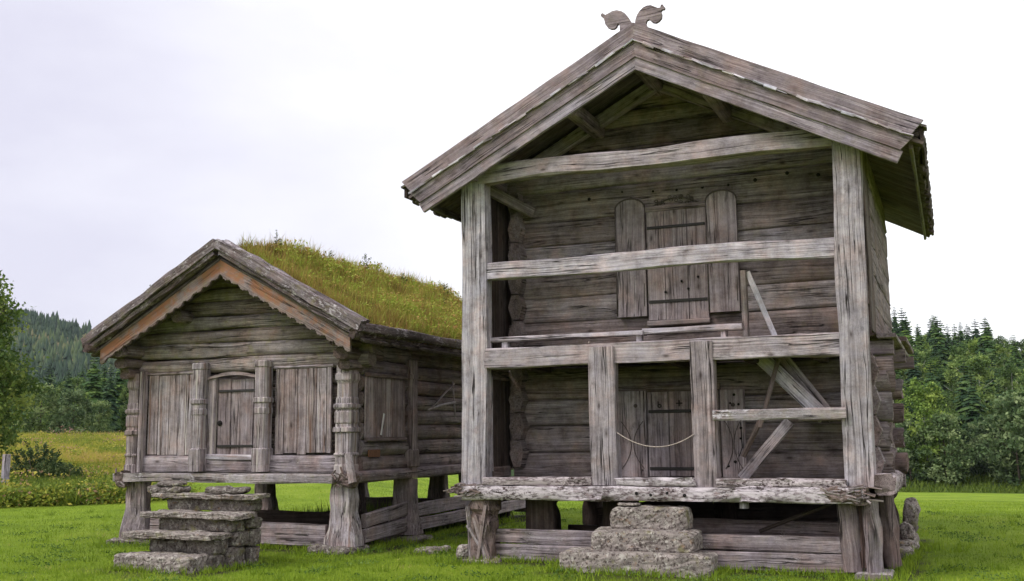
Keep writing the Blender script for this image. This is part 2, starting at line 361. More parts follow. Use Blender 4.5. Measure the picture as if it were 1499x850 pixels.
def ground():
    brgs = list(np.arange(-75, 25, .33)) + list(np.arange(25, 285, 4.0)); nb = len(brgs)
    rs = [0.] + list(np.geomspace(1.5, 2800, 430)); V = []; Z = []
    for r in rs:
        for b in brgs:
            q = at(b, r); V.append(q); dx, dy = q.x - CX, q.y - CY
            n = nz(q.x * .12, q.y * .12, 4.) * 2
            m = sstep(30.5, 34, r + n * 1.2) * (1 - sstep(-42.2, -40.5, b + n)) if b < 25 else sstep(60, 70, r)
            if b < 25: m = max(m, sstep(60, 75, r) * (1 - sstep(-41, -37, b)))
            f = sstep(84, 94, r + n * 2) if b > -24 else sstep(98, 125, r)
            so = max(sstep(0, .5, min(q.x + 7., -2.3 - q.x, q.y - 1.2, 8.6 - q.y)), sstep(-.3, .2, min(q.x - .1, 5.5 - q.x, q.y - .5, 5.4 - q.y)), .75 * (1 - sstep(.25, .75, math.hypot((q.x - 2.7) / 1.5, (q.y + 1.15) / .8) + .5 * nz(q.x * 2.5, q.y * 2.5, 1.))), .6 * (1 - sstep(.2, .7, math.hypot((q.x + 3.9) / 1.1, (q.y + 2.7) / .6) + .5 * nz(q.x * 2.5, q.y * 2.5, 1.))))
            if r < 40 and -9 < q.x < 7: so = max(so, .9 * contact_shade(q.x, q.y))  # contact shadow painted into the ground colour
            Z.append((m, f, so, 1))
    F = []
    for i in range(len(rs) - 1):
        for k in range(nb): F.append((i * nb + k, i * nb + (k + 1) % nb, (i + 1) * nb + (k + 1) % nb, (i + 1) * nb + k))
    me = bpy.data.meshes.new('ground'); me.from_pydata([tuple(v) for v in V], [], F)
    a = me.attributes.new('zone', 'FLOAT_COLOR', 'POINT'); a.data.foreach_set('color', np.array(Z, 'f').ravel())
    me.polygons.foreach_set('use_smooth', np.ones(len(F), bool)); me.materials.append(M['ground'])
    o = bpy.data.objects.new('ground', me); COL.objects.link(o); o['kind'] = 'structure'
ground()

def blades(pts, hmin, hmax, w, tone, lean=.5, nseg=1):
    """one bent triangle (or quad + tip) per point"""
    n = len(pts); a = rng.uniform(0, 2 * PI, n); h = rng.uniform(hmin, hmax, n); ww = w * rng.uniform(.6, 1.3, n)
    dx, dy = np.cos(a) * ww, np.sin(a) * ww; la = rng.uniform(0, 2 * PI, n); ln = rng.uniform(0, lean, n) * h
    P = np.asarray(pts)
    b0 = P + np.stack([dx, dy, -.01 + 0 * h], 1); b1 = P - np.stack([dx, dy, .01 + 0 * h], 1)
    tp = P + np.stack([np.cos(la) * ln, np.sin(la) * ln, h * np.sqrt(np.maximum(.2, 1 - (ln / h) ** 2 * .6))], 1)
    V = np.stack([b0, b1, tp], 1).reshape(-1, 3); F = np.arange(3 * n).reshape(n, 3)
    return V, F, np.repeat(tone, 3)
def lawn_blades():
    P = []; T = []
    n = 0
    while n < 210000:
        b = rnd(-51, 6); d = 9.3 + 36 * random.random() ** 2.0
        x = CX + d * math.sin(math.radians(b)); y = CY + d * math.cos(math.radians(b))
        m = nz(x * .5, y * .5, 2) * .9 + nz(x * 2.1, y * 2.1, 5) * .8 + nz(x * 6, y * 6, 7) * .5
        if (0 < x < 5.4 and .9 < y < 4.8) or (-6.8 < x < -2.6 and 1.6 < y < 8.4):
            if random.random() > .05: continue
        if d > 31 and b < -42: continue
        if d < 30 and random.random() < .8 * contact_shade(x, y): continue
        P.append((x, y, zt(x, y))); T.append(min(1, max(0, .5 + .38 * m + rnd(-.2, .2)))); n += 1
        # colonies of longer blades
    P = np.array(P); T = np.array(T)
    V, F, t = blades(P, .018, .060, .008, T, 1.)
    o = npmesh('lawn_grass', V, F, t, M['blade']); tag(o, 'short mown lawn grass in front of and around both storehouses', 'grass', kind='stuff')
lawn_blades()
def lawn_details():
    P = []; T = []
    spots = [(-.05, .0, .5), (5.5, -.1, .5), (5.8, 3.9, .6), (-2.7, .4, .6), (-2.45, 2.3, .6), (-6.95, .4, .6), (-1.2, 1.1, .5)]
    lines = [((.3, .08), (1.5, .08)), ((3.7, .06), (5.3, .06)), ((-4.4, .55), (-2.9, .55)), ((-2.3, .9), (-2.3, 7)), ((1.5, -.85), (3.7, -.85)), ((-4.6, -2.45), (-3.2, -2.45)), ((-3.0, -2.3), (-2.85, -.6)), ((3.72, -.8), (3.72, .0)), ((5.9, .2), (5.95, 4.5)), ((1.5, -.8), (1.5, .1))]
    for x, y, r in spots:
        for k in range(420): a = rnd(0, 6.3); q = r * math.sqrt(random.random()); P.append((x + q * math.cos(a), y + q * math.sin(a), 0)); T.append(rnd(.15, .75))
    for (x0, y0), (x1, y1) in lines:
        L = math.hypot(x1 - x0, y1 - y0)
        for k in range(int(420 * L)):
            t = random.random(); x = x0 + (x1 - x0) * t; y = y0 + (y1 - y0) * t
            if nz(x * 2.2, y * 2.2, 4) < rnd(-.5, .3): continue
            P.append((x + random.gauss(0, .06), y + random.gauss(0, .06), 0)); T.append(rnd(.1, .8))
    for k in range(420):
        b = rnd(-50, 5); d = 9.5 + 20 * random.random() ** 1.6; x = CX + d * math.sin(math.radians(b)); y = CY + d * math.cos(math.radians(b))
        tn = rnd(.0, .5)
        for q in range(26): P.append((x + random.gauss(0, .07), y + random.gauss(0, .07), 0)); T.append(tn + rnd(0, .3))
    P = np.array([(x, y, zt(x, y)) for x, y, z in P]); V, F, t = blades(P, .05, .15, .009, np.array(T), 1.)
    tag(npmesh('long_grass', V, F, t, M['blade']), 'longer uncut grass tufts round the posts, planks and stone steps and dotted over the lawn', 'grass', kind='stuff')
    P = []; T = []
    for k in range(520):
        b = rnd(-50, 5); d = 9.5 + 18 * random.random() ** 1.5; x = CX + d * math.sin(math.radians(b)); y = CY + d * math.cos(math.radians(b)); r = rnd(.06, .3); tn = rnd(.1, .6)
        for q in range(int(260 * r)): xx, yy = x + random.gauss(0, r * .6), y + random.gauss(0, r * .5); P.append((xx, yy, zt(xx, yy) + rnd(.015, .06))); T.append(tn + rnd(-.1, .2))
    V, F = leafquads(np.array(P), .018); tag(npmesh('clover', V, F, np.clip(np.repeat(T, 4), 0, 1), M['clover']), 'low clover and broad leaved weeds in patches across the lawn', 'clover', kind='stuff')
def leafquads(C_, size, n_jit=1.0, flat=.0):
    n = len(C_); a = rng.normal(size=(n, 3)); a /= np.linalg.norm(a, axis=1)[:, None]; b = rng.normal(size=(n, 3)); b -= a * (a * b).sum(1)[:, None]; b /= np.linalg.norm(b, axis=1)[:, None]
    s = size * rng.uniform(.6, 1.35, n)[:, None]
    V = np.stack([C_ - a * s, C_ + b * s * .55, C_ + a * s, C_ - b * s * .55], 1).reshape(-1, 3)
    return V, np.arange(4 * n).reshape(n, 4)
lawn_details()
def meadow_herbs():
    P = []; T = []
    for k in range(1900):
        near = random.random() < .55
        b = rnd(-51, -40.8); d = 31.8 + (rnd(0, 3.5) if near else 50 * random.random() ** 1.3); q = at(b, d); r = rnd(.25, .7)
        if nz(q.x * .35, q.y * .35, 6.) < rnd(-.45, .15): continue
        tn = rnd(.05, .75) if near else rnd(.4, .95); hh = rnd(.15, .55)
        if random.random() < .12: tn = rnd(.8, .96)
        for m in range(70): P.append((q.x + random.gauss(0, r * .5), q.y + random.gauss(0, r * .5), q.z + hh * random.random())); T.append(min(.97, max(0, tn + rnd(-.12, .12))))
    for k in range(1500):
        q = at(rnd(-47, -41), rnd(50, 84))
        if nz(q.x * .15, q.y * .15, 2.) < .1: continue
        P.append((q.x, q.y, q.z + rnd(.3, .8))); T.append(rnd(.97, 1))
    V, F = leafquads(np.array(P), .055); tag(npmesh('meadow_herbs', V, F, np.repeat(T, 4), M['weed']), 'leafy nettles and flowering weeds along the lawn edge and through the left meadow', 'weeds', kind='stuff')
meadow_herbs()
def weeds():
    P = []; T = []; n = 0
    while n < 80000:
        b = rnd(-51, -40.6); d = 31.5 + 52 * random.random() ** 1.5
        e = nz(b * .8, 3.) * 1.5
        if d < 32 + e: continue
        q = at(b, d); m = nz(q.x * .16, q.y * .16, 9) + .6 * nz(q.x * .6, q.y * .6, 2)
        P.append(tuple(q)); T.append(min(.93, max(0, .52 + .62 * m + rnd(-.2, .2) + (.16 if d > 43 else -.12)))); n += 1
    for i in range(900):
        q = at(rnd(-46, -42), rnd(70, 86)); P.append(tuple(q)); T.append(rnd(.9, 1))
    P = np.array(P); T = np.array(T)
    V, F, t = blades(P, .14, .42, .030, T, .8)
    o = npmesh('tall_meadow_grass', V, F, t, M['weed']); tag(o, 'tall yellow green meadow grass and weeds beyond the lawn edge at left', 'tall grass', kind='stuff')
weeds()

# ------------------------------------------------------------------ tall storehouse (right)
BH = empty('tall_storehouse', (2.75, 2.6, 0), 'tall two-storey grey timber storehouse with open galleries and carved gable finials', 'storehouse')
def bh(fn, name, mat, *a, **k): return one(fn, name, M[mat], BH, *a, **k)
# front posts
def post(mb, x0, x1, y0, y1, z0, z1, dx=0., **k):
    beam(mb, ((x0 + x1) / 2, (y0 + y1) / 2, z0), ((x0 + x1) / 2 + dx, (y0 + y1) / 2, z1), x1 - x0, y1 - y0, up=(0, 1, 0), seg=30, jit=.026, freq=.9, bow=.03, **k)
bh(post, 'corner_post', 'post', -.185, .215, 0, .26, 1.10, 5.70, dx=.01, tone=1.08)
bh(post, 'corner_post', 'post', 5.295, 5.665, 0, .26, 1.13, 5.72, dx=.075, tone=1.02)
bh(post, 'middle_post', 'post', 1.862, 2.25, -.03, .2, 1.12, 3.07, dx=-.004)
bh(post, 'middle_post', 'post', 3.335, 3.662, -.03, .2, 1.06, 3.085, dx=-.0)
# horizontal members between the corner posts
bh(box, 'tie_beam', 'beam', .12, 5.37, .0, .2, 5.66, 5.925, 'x', jit=.025, bow=.05, tone=.86)
bh(box, 'gallery_rail', 'beam', .205, 5.355, .035, .16, 4.165, 4.43, 'x', jit=.022, bow=.05, tone=1.05)
def floorbeam(mb):
    box(mb, .205, 5.32, .0, .22, 2.825, 3.125, 'x', jit=.02, bow=.03, tone=.97)
bh(floorbeam, 'floor_beam', 'beam')
bh(lambda mb: box(mb, 3.63, 5.36, -.075, -.034, 2.0, 2.135, 'x', jit=.02, tone=1.12), 'lower_rail', 'sill2')
# sill: lower log and the board lengths laid on it between the posts
def sill(mb):
    log(mb, (-.13, .06, 1.0), (5.5, .06, 1.02), .36, .2, e=9, jit=.026, freq=2.2, tone=1.0, rag=.05, seg=90)
bh(sill, 'sill', 'sill')
for x0, x1 in ((.2, 1.87), (2.24, 3.345), (3.655, 5.30)):
    bh(lambda mb: log(mb, (x0, .03, 1.165), (x1, .03, 1.17), .22, .115, e=7, jit=.028, freq=2.6, rag=.03, seg=40), 'sill_board', 'sill')
def splinters(mb, x0, x1, n, a, b):
    slab(mb, x0, x1, -.12, .2, .95, 1.13, amp=.06, e=4, n=12, tone=.55)
    for i in range(n):
        x = rnd(x0, x1); p = Vector((x, rnd(-.15, -.09), rnd(.95, 1.14)))
        d = Vector((rnd(-.2, .2), rnd(-.04, .03), rnd(-.05, .06)))
        beam(mb, p, p + d, rnd(.012, .03), rnd(.012, .03), seg=3, jit=.012, tone=rnd(a, b))
bh(splinters, 'rotten_sill_end', 'sill2', 5.05, 5.6, 46, .5, 1.2)
bh(splinters, 'rotten_sill_end', 'sill2', -.26, .14, 30, .3, 1.)
def disc(mb, x, z, y, r):
    tube(mb, [(x, y, z), (x, y - .004, z)], r, 9)
for x, z in ((2.55, 1.02), (2.98, 1.03), (3.22, 1.0), (2.75, 1.0)): bh(disc, 'peg_hole', 'hole', x, z, -.125, rnd(.016, .026))
# right-hand side sill whose white end sticks out past the corner
bh(lambda mb: log(mb, (5.78, -.08, 1.16), (5.62, 5.4, 1.02), .26, .27, e=4, jit=.04, freq=2, rag=.05), 'side_sill', 'sill')
bh(lambda mb: log(mb, (.0, .3, 1.0), (.0, 5.4, 1.02), .28, .25, e=4, jit=.03), 'side_sill', 'lowwood')
bh(lambda mb: log(mb, (-.1, 5.2, 1.0), (5.8, 5.2, 1.02), .28, .26, e=4, jit=.03), 'back_sill', 'lowwood')
# core of hewn logs
YB = 1.12
def front_logs(mb, z0, z1, n, x0, x1, y=YB + .1, e=3.4):
    h = (z1 - z0) / n; zz = z0
    for i in range(n):
        hh = h * rnd(.9, 1.1) if i < n - 1 else z1 - zz
        log(mb, (x0 - rnd(0, .12), y + rnd(-.01, .01), zz + hh / 2), (x1 + rnd(0, .14), y + rnd(-.01, .01), zz + hh / 2), .22, hh * 1.03, e=e, jit=.022, freq=.7, tone=rnd(.78, 1.15), rag=.02, seg=44)
        zz += hh
bh(front_logs, 'lower_log_wall', 'log', 1.18, 2.86, 4, .22, 5.8)
bh(front_logs, 'upper_log_wall', 'log', 3.14, 5.68, 6, .22, 5.50, e=6.)
def gable_logs(mb):
    zz = 5.69
    while zz < 7.2:
        hh = rnd(.27, .34); half = (7.30 - (zz + hh * .6)) / .517
        if half > .15: log(mb, (2.75 - half, YB + .1, zz + hh / 2), (2.75 + half, YB + .1, zz + hh / 2), .2, hh * 1.03, e=3.4, jit=.018, tone=rnd(.75, 1.05))
        zz += hh
bh(gable_logs, 'gable_wall', 'log')
def side_logs(mb, x, z0, z1, n, y0, y1, e=2.6):
    h = (z1 - z0) / n
    for i in range(n):
        log(mb, (x, y0 + rnd(-.04, .04), z0 + h * (i + .5)), (x, y1 + rnd(-.05, .05), z0 + h * (i + .5)), .22, h * 1.02, e=e, jit=.025, freq=.8, tone=rnd(.75, 1.1), rag=.03)
bh(side_logs, 'left_log_wall', 'log', .34, 1.35, 5.7, 10, 1.25, 5.5)
bh(side_logs, 'right_log_wall', 'log', 5.56, 1.3, 2.95, 4, .92, 5.55)
bh(side_logs, 'right_log_wall', 'log', 5.62, 3.15, 5.75, 6, .95, 5.3, 7.)
bh(front_logs, 'back_log_wall', 'log', 1.18, 5.7, 11, .15, 5.55, y=5.1)
# hewn hexagonal log heads at the corners, seen inside the left end of both galleries and at the right corner
def hexhead(mb, x, z, h, y0=.90, y1=1.14, w=.24):
    loft(mb, (x, y0, z), (x, y1, z), [(-w / 2, 0), (-w / 4, -h / 2), (w / 4, -h / 2), (w / 2, 0), (w / 4, h / 2), (w / 4 - .03, h / 2), (-w / 4, h / 2)], jit=.02, seg=4, tone=rnd(.85, 1.15), rag=.015)
for z in (1.55, 1.97, 2.39, 2.75, 3.42, 3.84, 4.26, 4.68, 5.1, 5.5): bh(hexhead, 'corner_log_head', 'log', .34, z, .40)
for z in (1.42, 1.84, 2.26, 2.66): bh(hexhead, 'corner_log_head', 'lowwood', 5.60, z, .40, .82, 1.15, .26)
for z in (1.3, 1.72, 2.14, 2.56):                       # front, middle and back wall logs poking out to the right
    for y, x, zo in ((1.22, 5.80, 0), (5.1, 5.80, 0), (3.1, 5.76, .1)):
        bh(lambda mb: log(mb, (5.60, y, z + zo), (x + rnd(-.07, .05), y, z + zo), .24, .34, e=2.4, jit=.05, seg=4, rag=.03, tone=rnd(.45, 1.1)), 'corner_log_head', 'lowwood')
# boarded gallery ends
def boards_v(mb, x, y0, y1, z0, z1, th=.03, w=.15, jitz=.01):
    y = y0
    while y < y1 - .02:
        ww = min(rnd(w * .8, w * 1.2), y1 - y)
        beam(mb, (x + rnd(-.004, .004), y + ww / 2, z0 + rnd(-jitz, jitz)), (x + rnd(-.004, .004), y + ww / 2, z1 + rnd(-jitz, jitz)), th, ww - .008, up=(0, 1, 0), seg=8, jit=.004, c=.005)
        y += ww
bh(boards_v, 'gallery_end_boards', 'dark', .13, .26, 1.4, 3.14, 5.75)
bh(boards_v, 'gallery_end_boards', 'dark', .13, .26, 1.4, 1.32, 2.82)
bh(boards_v, 'gallery_end_boards', 'under', 5.71, .27, 1.1, 3.16, 5.75)
bh(lambda mb: box(mb, .10, .19, .27, .36, 1.3, 2.72, 'z', tone=1.05), 'end_frame', 'beam')
bh(lambda mb: box(mb, .14, .2, .36, 1.0, 1.2, 1.36, 'y', tone=.8), 'end_frame', 'log')
bh(lambda mb: box(mb, .14, .2, .36, 1.0, 2.68, 2.84, 'y', tone=.7), 'end_frame', 'log')
# gallery floors
def gal_floor(mb, z, y0=.2):
    for i in range(7):
        y = y0 + i * .135
        if y + .13 < 1.16: box(mb, .16, 5.55, y, y + .13, z - .05, z + rnd(-.004, .004), 'x', jit=.006)
bh(gal_floor, 'gallery_floor', 'under', 1.2)
bh(gal_floor, 'gallery_floor', 'under', 2.98)
for x in (.6, 1.55, 2.6, 3.65, 4.7): bh(lambda mb: box(mb, x - .08, x + .08, .2, 5.1, .95, 1.13, 'y'), 'joist', 'dark')
for x in (.8, 1.9, 3, 4.1, 5.0): bh(lambda mb: box(mb, x - .07, x + .07, .2, 1.1, 2.8, 2.925, 'y'), 'joist', 'dark')
bh(lambda mb: box(mb, .2, 5.5, 1.1, 5.1, 1.13, 1.18, 'x'), 'floor', 'dark')
bh(lambda mb: box(mb, 3.93, 4.04, -.02, .1, .83, .93, 'z', tone=1.3), 'peg', 'sill2')
bh(lambda mb: box(mb, 1.84, 1.88, .0, .05, 3.13, 3.16, 'z'), 'peg', 'log')
# doors: upper pair of jambs with round tops, lower with waisted grooves
def jamb_outline(x0, x1, z0, zs, arch):
    if not arch: return [(x0, z0), (x1, z0), (x1, zs), (x0, zs)]
    c, r = (x0 + x1) / 2, (x1 - x0) / 2
    return [(x0, z0), (x1, z0)] + [(c + r * math.cos(t), zs + r * .72 * math.sin(t)) for t in np.linspace(0, PI, 15)]
def vplate(mb, x0, x1, z0, zs, arch, y, th, tone):
    o = jamb_outline(x0, x1, z0, zs, arch); plate(mb, [(b, a) for a, b in o][::-1], (0, y, 0), (0, 0, 1), (1, 0, 0), -th if 0 else th, tone)
def doorboards(mb, x0, x1, z0, z1, y, ws):
    x = x0
    for w in ws:
        box(mb, x + .003, x + w * (x1 - x0) - .003, y, y + .05, z0 + rnd(-.006, .006), z1, 'z', jit=.004, c=.006, tone=rnd(.82, 1.12)); x += w * (x1 - x0)
YD = YB - .075
def groove(mb, x0, x1, z0, z1, y):
    c = (z0 + z1) / 2; w = (x1 - x0)
    for sx in (0, 1):
        pts = []
        for t in np.linspace(-1, 1, 13):
            dx = w * .40 * (1 - t * t); pts.append(((x0 + .02 + dx) if sx == 0 else (x1 - .02 - dx), y, c + t * (z1 - z0) / 2))
        tube(mb, pts, .0055, 5)
def door(z0, z1, x0, x1, jl, jr, arch, hz):
    d = one(doorboards, 'door', M['doorwood'], BH, x0, x1, z0, z1, YD, (.3, .38, .32))
    for z in hz:
        one(lambda mb: box(mb, x0 + .02, x1 - .02, YD - .014, YD - .002, z - .022, z + .022, 'x', jit=.006, c=.004), 'strap_hinge', M['iron'], d)
    out = [d]
    for j in (jl, jr):
        mb = MB(); o = jamb_outline(j[0], j[1], j[2], j[3], arch)
        if arch: plate(mb, o, (0, YD - .03, 0), (1, 0, 0), (0, 0, 1), -(-.08), rnd(1., 1.15), True)
        else: box(mb, j[0], j[1], YD - .03, YD + .05, j[2], j[3], 'z', jit=.004, c=.008, tone=rnd(1., 1.15))
        jo = mb.build('door_jamb', M['doorwood'], BH)
        gm = MB(); y = YD - .034
        if arch:
            c, r = (j[0] + j[1]) / 2, (j[1] - j[0]) / 2
            tube(gm, [(c - r * 1.03 * math.cos(t), y, j[3] + r * .66 * math.sin(t)) for t in np.linspace(0, PI, 17)], .012, 5)
            tube(gm, [(j[0] - .005, y, j[2] + .02), (j[0] - .008, y, (j[2] + j[3]) / 2), (j[0] - .005, y, j[3])], .010, 5)
            tube(gm, [(j[1] - .03, y, j[2] + .15), (j[1] - .025, y, j[2] + .5)], .006, 5)
        else:
            groove(gm, j[0] + .03, j[1] - .03, j[2] + .12, j[2] + .82, y)
            tube(gm, [(j[0] - .005, y, j[2]), (j[0] - .008, y, j[3])], .010, 5)
            tube(gm, [(j[1] - .16, y, j[3] - .22), (j[1] - .16, y - .004, j[3] - .22)], .03, 9)
            tube(gm, [(j[1] - .08, y, j[2] + .1), (j[1] - .08, y - .004, j[2] + .1)], .016, 9)
        gm.build('carved_groove', M['groove'], jo)
    return d
du = door(3.53, 5.20, 2.47, 3.40, (2.0, 2.455, 3.60, 5.28), (3.415, 3.86, 3.60, 5.28), True, (4.95, 3.81))
dl = door(1.21, 2.45, 2.41, 3.50, (1.955, 2.40, 1.2, 2.47), (3.51, 3.86, 1.2, 2.455), False, (2.16, 1.32))
def lintel_carving(mb):
    for i in range(26):
        x = rnd(2.6, 3.3); z = 5.30 + .09 * math.sin((x - 2.5) / .85 * PI) + rnd(-.07, .05)
        tube(mb, [(x + .03 * math.cos(t), YB - .022, z + .02 * math.sin(t)) for t in np.linspace(0, 2 * PI, 7)], .006, 5)
    tube(mb, [(2.47 + .92 * t, YB - .022, 5.24 + .16 * math.sin(t * PI)) for t in np.linspace(0, 1, 13)], .012, 5)
bh(lambda mb: box(mb, 2.46, 3.41, YD - .01, YD + .06, 5.205, 5.29, 'x', tone=.85), 'lintel', 'doorwood')
bh(lintel_carving, 'carved_lintel_ornament', 'groove')
bh(lambda mb: box(mb, 2.40, 3.51, YD - .01, YD + .06, 2.46, 2.56, 'x', tone=.8), 'lintel', 'log')
bh(lambda mb: box(mb, 2.46, 3.41, YD - .05, YD + .06, 3.44, 3.52, 'x', tone=1.1), 'threshold', 'log')
def marks(mb):     # the two little marks cut above the lower hinge strap
    y = YD - .004
    def L(a, b): tube(mb, [(a[0], y, a[1]), (b[0], y, b[1])], .008, 5)
    x, z = 2.60, 2.25                              # b
    L((x - .02, z + .06), (x - .02, z - .03))
    tube(mb, [(x + .026 * math.cos(t), y, z - .008 + .024 * math.sin(t)) for t in np.linspace(0, 2 * PI, 10)], .008, 5)
    x = 2.90                                       # +
    L((x, z + .07), (x, z - .02)); L((x - .05, z + .025), (x + .05, z + .025))
one(marks, 'carved_mark', M['hole'], dl)
for x, z in ((3.72, 2.38), (3.66, 2.26), (3.78, 2.24), (3.60, 1.36), (3.70, 1.42), (3.80, 1.9), (3.79, 1.75)):
    bh(lambda mb: tube(mb, [(x, YD - .031, z), (x, YD - .035, z)], rnd(.014, .024), 8), 'nail_hole', 'hole')
bh(lambda mb: tube(mb, [(3.80, YD - .034, 1.98), (3.81, YD - .034, 1.62), (3.76, YD - .034, 1.5)], .007, 5), 'carved_groove', 'hole')
for x in (.95, 1.5, 2.1, 2.5, 2.95, 3.35, 3.8, 4.2, 4.6, 5.0):
    xx, zz = x + rnd(-.1, .1), 5.56 + rnd(-.05, .05); bh(lambda mb: tube(mb, [(xx, YB - .008, zz), (xx, YB - .016, zz)], rnd(.016, .032), 8), 'peg_hole', 'hole')
for x, z in ((3.0, 4.1), (3.25, 4.15), (2.75, 3.95), (3.1, 3.98)): bh(lambda mb: tube(mb, [(x, YD - .004, z), (x, YD - .014, z)], rnd(.014, .022), 8), 'nail_hole', 'hole')
# roof: barge boards in three steps, roof boards, purlins, rafter, finials
AX, SL = 2.752, .517
def slopept(side, run, z_apex, y): return Vector((AX + side * run, y, z_apex - SL * run))
def bargeboard(mb, side, za, thick, run, y0, y1, cut, tone):
    # outline in the front plane, mitred at the apex, stepped end
    o = [(0, za), (side * run, za - SL * run), (side * (run - cut), za - SL * (run - cut) - thick), (0, za - thick)]
    n = 36; top = []; bot = []
    sd = rnd(0, 90)
    for i in range(n + 1):
        t = i / n; top.append((AX + side * run * t, za - SL * run * t + .010 * nz(t * 9, sd)))
        r2 = (run - cut) * t; bot.append((AX + side * r2, za - SL * r2 - thick + .010 * nz(t * 9, sd + 20)))
    off = Vector((rnd(0, 60), rnd(0, 60), rnd(0, 60))); vs = []; gs = []
    for i in range(n + 1):
        for (x, z), y in ((top[i], y0), (bot[i], y0), (bot[i], y1), (top[i], y1)):
            vs.append((x, y, z)); gs.append(off + Vector((abs(x - AX) * 1.126, (z + SL * abs(x - AX)), y)))
    fs = []
    for i in range(n):
        for k in range(4):
            f = (i * 4 + k, i * 4 + (k + 1) % 4, (i + 1) * 4 + (k + 1) % 4, (i + 1) * 4 + k); fs.append(f if side < 0 else f[::-1])
    fs += [(0, 1, 2, 3), tuple(n * 4 + k for k in (3, 2, 1, 0))]
    mb.add(vs, fs, gs, tone)
for side in (-1, 1):
    bh(bargeboard, 'bargeboard', 'board', side, 7.69, .255, 3.77, -.36, -.31, .16, 1.02)
    bh(bargeboard, 'bargeboard', 'board', side, 7.435, .245, 3.64, -.325, -.28, .17, .98)
    bh(bargeboard, 'bargeboard', 'board', side, 7.19, .185, 3.50, -.30, -.24, .08, 1.28)
    def lath(mb):
        n = 26
        for i in range(n):
            a, b = 3.62 * i / n, 3.62 * (i + 1.15) / n
            p = slopept(side, a, 7.425 + rnd(-.014, .014), -.372 + rnd(-.006, .004)); q = slopept(side, b, 7.425 + rnd(-.014, .014), -.372 + rnd(-.006, .004))
            beam(mb, p, q, .018, rnd(.014, .045), seg=3, jit=.014, tone=rnd(.8, 1.5), c=.004)
    bh(lath, 'bark_strip', 'beam')
def roof_boards(mb, side):
    y = -.29
    while y < 6.75:
        w = rnd(.15, .24)
        a = Vector((AX + side * .02, y + w / 2, 7.40)); run = 3.72 + rnd(-.05, .05)
        b = Vector((AX + side * run, y + w / 2, 7.40 - SL * run))
        beam(mb, a, b, w - .006, .05, seg=12, jit=.008, c=.006); y += w
def roof_cover(mb, side):
    # stone-grey shingle courses with ragged edges above the boards
    n = 17
    for i in range(n):
        a, b = 3.80 * i / n, 3.80 * (i + 1.25) / n
        if i == n - 1: b = 3.80
        y = -.335
        while y < 6.75:
            w = rnd(.16, .3) if i < n - 1 else rnd(.08, .15); lift = .215 + rnd(-.008, .012)
            if y < -.2: lift -= .03
            p = Vector((AX + side * a, y + w / 2, 7.435 - SL * a + lift - .02)); q = Vector((AX + side * (b + rnd(-.02, .004) - (.025 if y > -.2 else 0)), y + w / 2, 7.435 - SL * b + lift + .012))
            beam(mb, p, q, w - .005, .028, seg=2, jit=.012, c=.004, tone=rnd(.6, 1.2)); y += w
def roof_core(mb, side):
    beam(mb, (AX + side * .02, 3.22, 7.515), (AX + side * 3.72, 3.22, 7.515 - SL * 3.70), 7.0, .15, seg=14, jit=.01)
for side in (-1, 1):
    rf = bh(roof_core, 'roof', 'dark', side)
    one(roof_boards, 'roof_boards', M['under'], rf, side)
    one(roof_cover, 'roof_shingles', M['slate'], rf, side)
def eave_edge(mb, side):
    x = AX + side * 3.735
    beam(mb, (x, -.29, 5.61), (x, 6.75, 5.61), .05, .22, jit=.015, seg=60, tone=.9)
for side in (-1, 1): bh(eave_edge, 'eave_board', 'dark', side)
for x in (1.72, 3.78): bh(lambda mb: log(mb, (x, -.22, 6.60), (x, 6.1, 6.60), .21, .24, e=4, jit=.012), 'purlin', 'board')
bh(lambda mb: log(mb, (2.75, -.22, 7.16), (2.75, 6.1, 7.16), .22, .22, e=4), 'ridge_purlin', 'board')
for x, y0 in ((-.02, -.2), (5.56, -.2)): bh(lambda mb: box(mb, x - .13, x + .15, y0, 5.5, 5.70, 5.91, 'y', jit=.015), 'wall_plate', 'board')
for s_ in (-1, 1):
    bh(lambda mb: beam(mb, (AX + s_ * 2.3, .93, 6.0), (AX + s_ * .05, .93, 7.16), .13, .2, tone=1.15), 'rafter', 'board')
for s_ in (-1, 1):
    def struts(mb):
        for r in (2.2, 2.7, 3.2):
            pass
        beam(mb, (AX + s_ * 3.60, -.2, 5.47), (AX + s_ * 3.60, 6.7, 5.47), .05, .10, tone=1.7)
    bh(struts, 'eave_lath', 'under')
bh(lambda mb: beam(mb, (.12, .3, 5.66), (.62, 1.0, 5.36), .1, .16), 'knee_brace', 'log')
FR = [(2.777, 7.685), (2.788, 7.741), (2.813, 7.804), (2.853, 7.855), (2.901, 7.895), (2.959, 7.914), (3.015, 7.911), (3.071, 7.879), (3.117, 7.852), (3.154, 7.85), (3.165, 7.887), (3.188, 7.894), (3.206, 7.865), (3.221, 7.843), (3.214, 7.816), (3.181, 7.817), (3.162, 7.796), (3.174, 7.751), (3.168, 7.694), (3.129, 7.653), (3.082, 7.635), (3.035, 7.65), (2.999, 7.69), (2.985, 7.705), (2.952, 7.693), (2.937, 7.648), (2.968, 7.565), (2.892, 7.5), (2.76, 7.55)]
FL = [(2.729, 7.698), (2.706, 7.736), (2.679, 7.789), (2.633, 7.855), (2.576, 7.899), (2.51, 7.924), (2.442, 7.923), (2.373, 7.896), (2.334, 7.883), (2.296, 7.919), (2.271, 7.909), (2.265, 7.882), (2.308, 7.839), (2.322, 7.792), (2.33, 7.742), (2.368, 7.682), (2.416, 7.654), (2.464, 7.651), (2.498, 7.674), (2.512, 7.706), (2.533, 7.712), (2.547, 7.686), (2.55, 7.58), (2.587, 7.5), (2.742, 7.55)]
bh(lambda mb: plate(mb, FR, (0, -.285, 0), (1, 0, 0), (0, 0, 1), -.055, .95), 'finial', 'board')
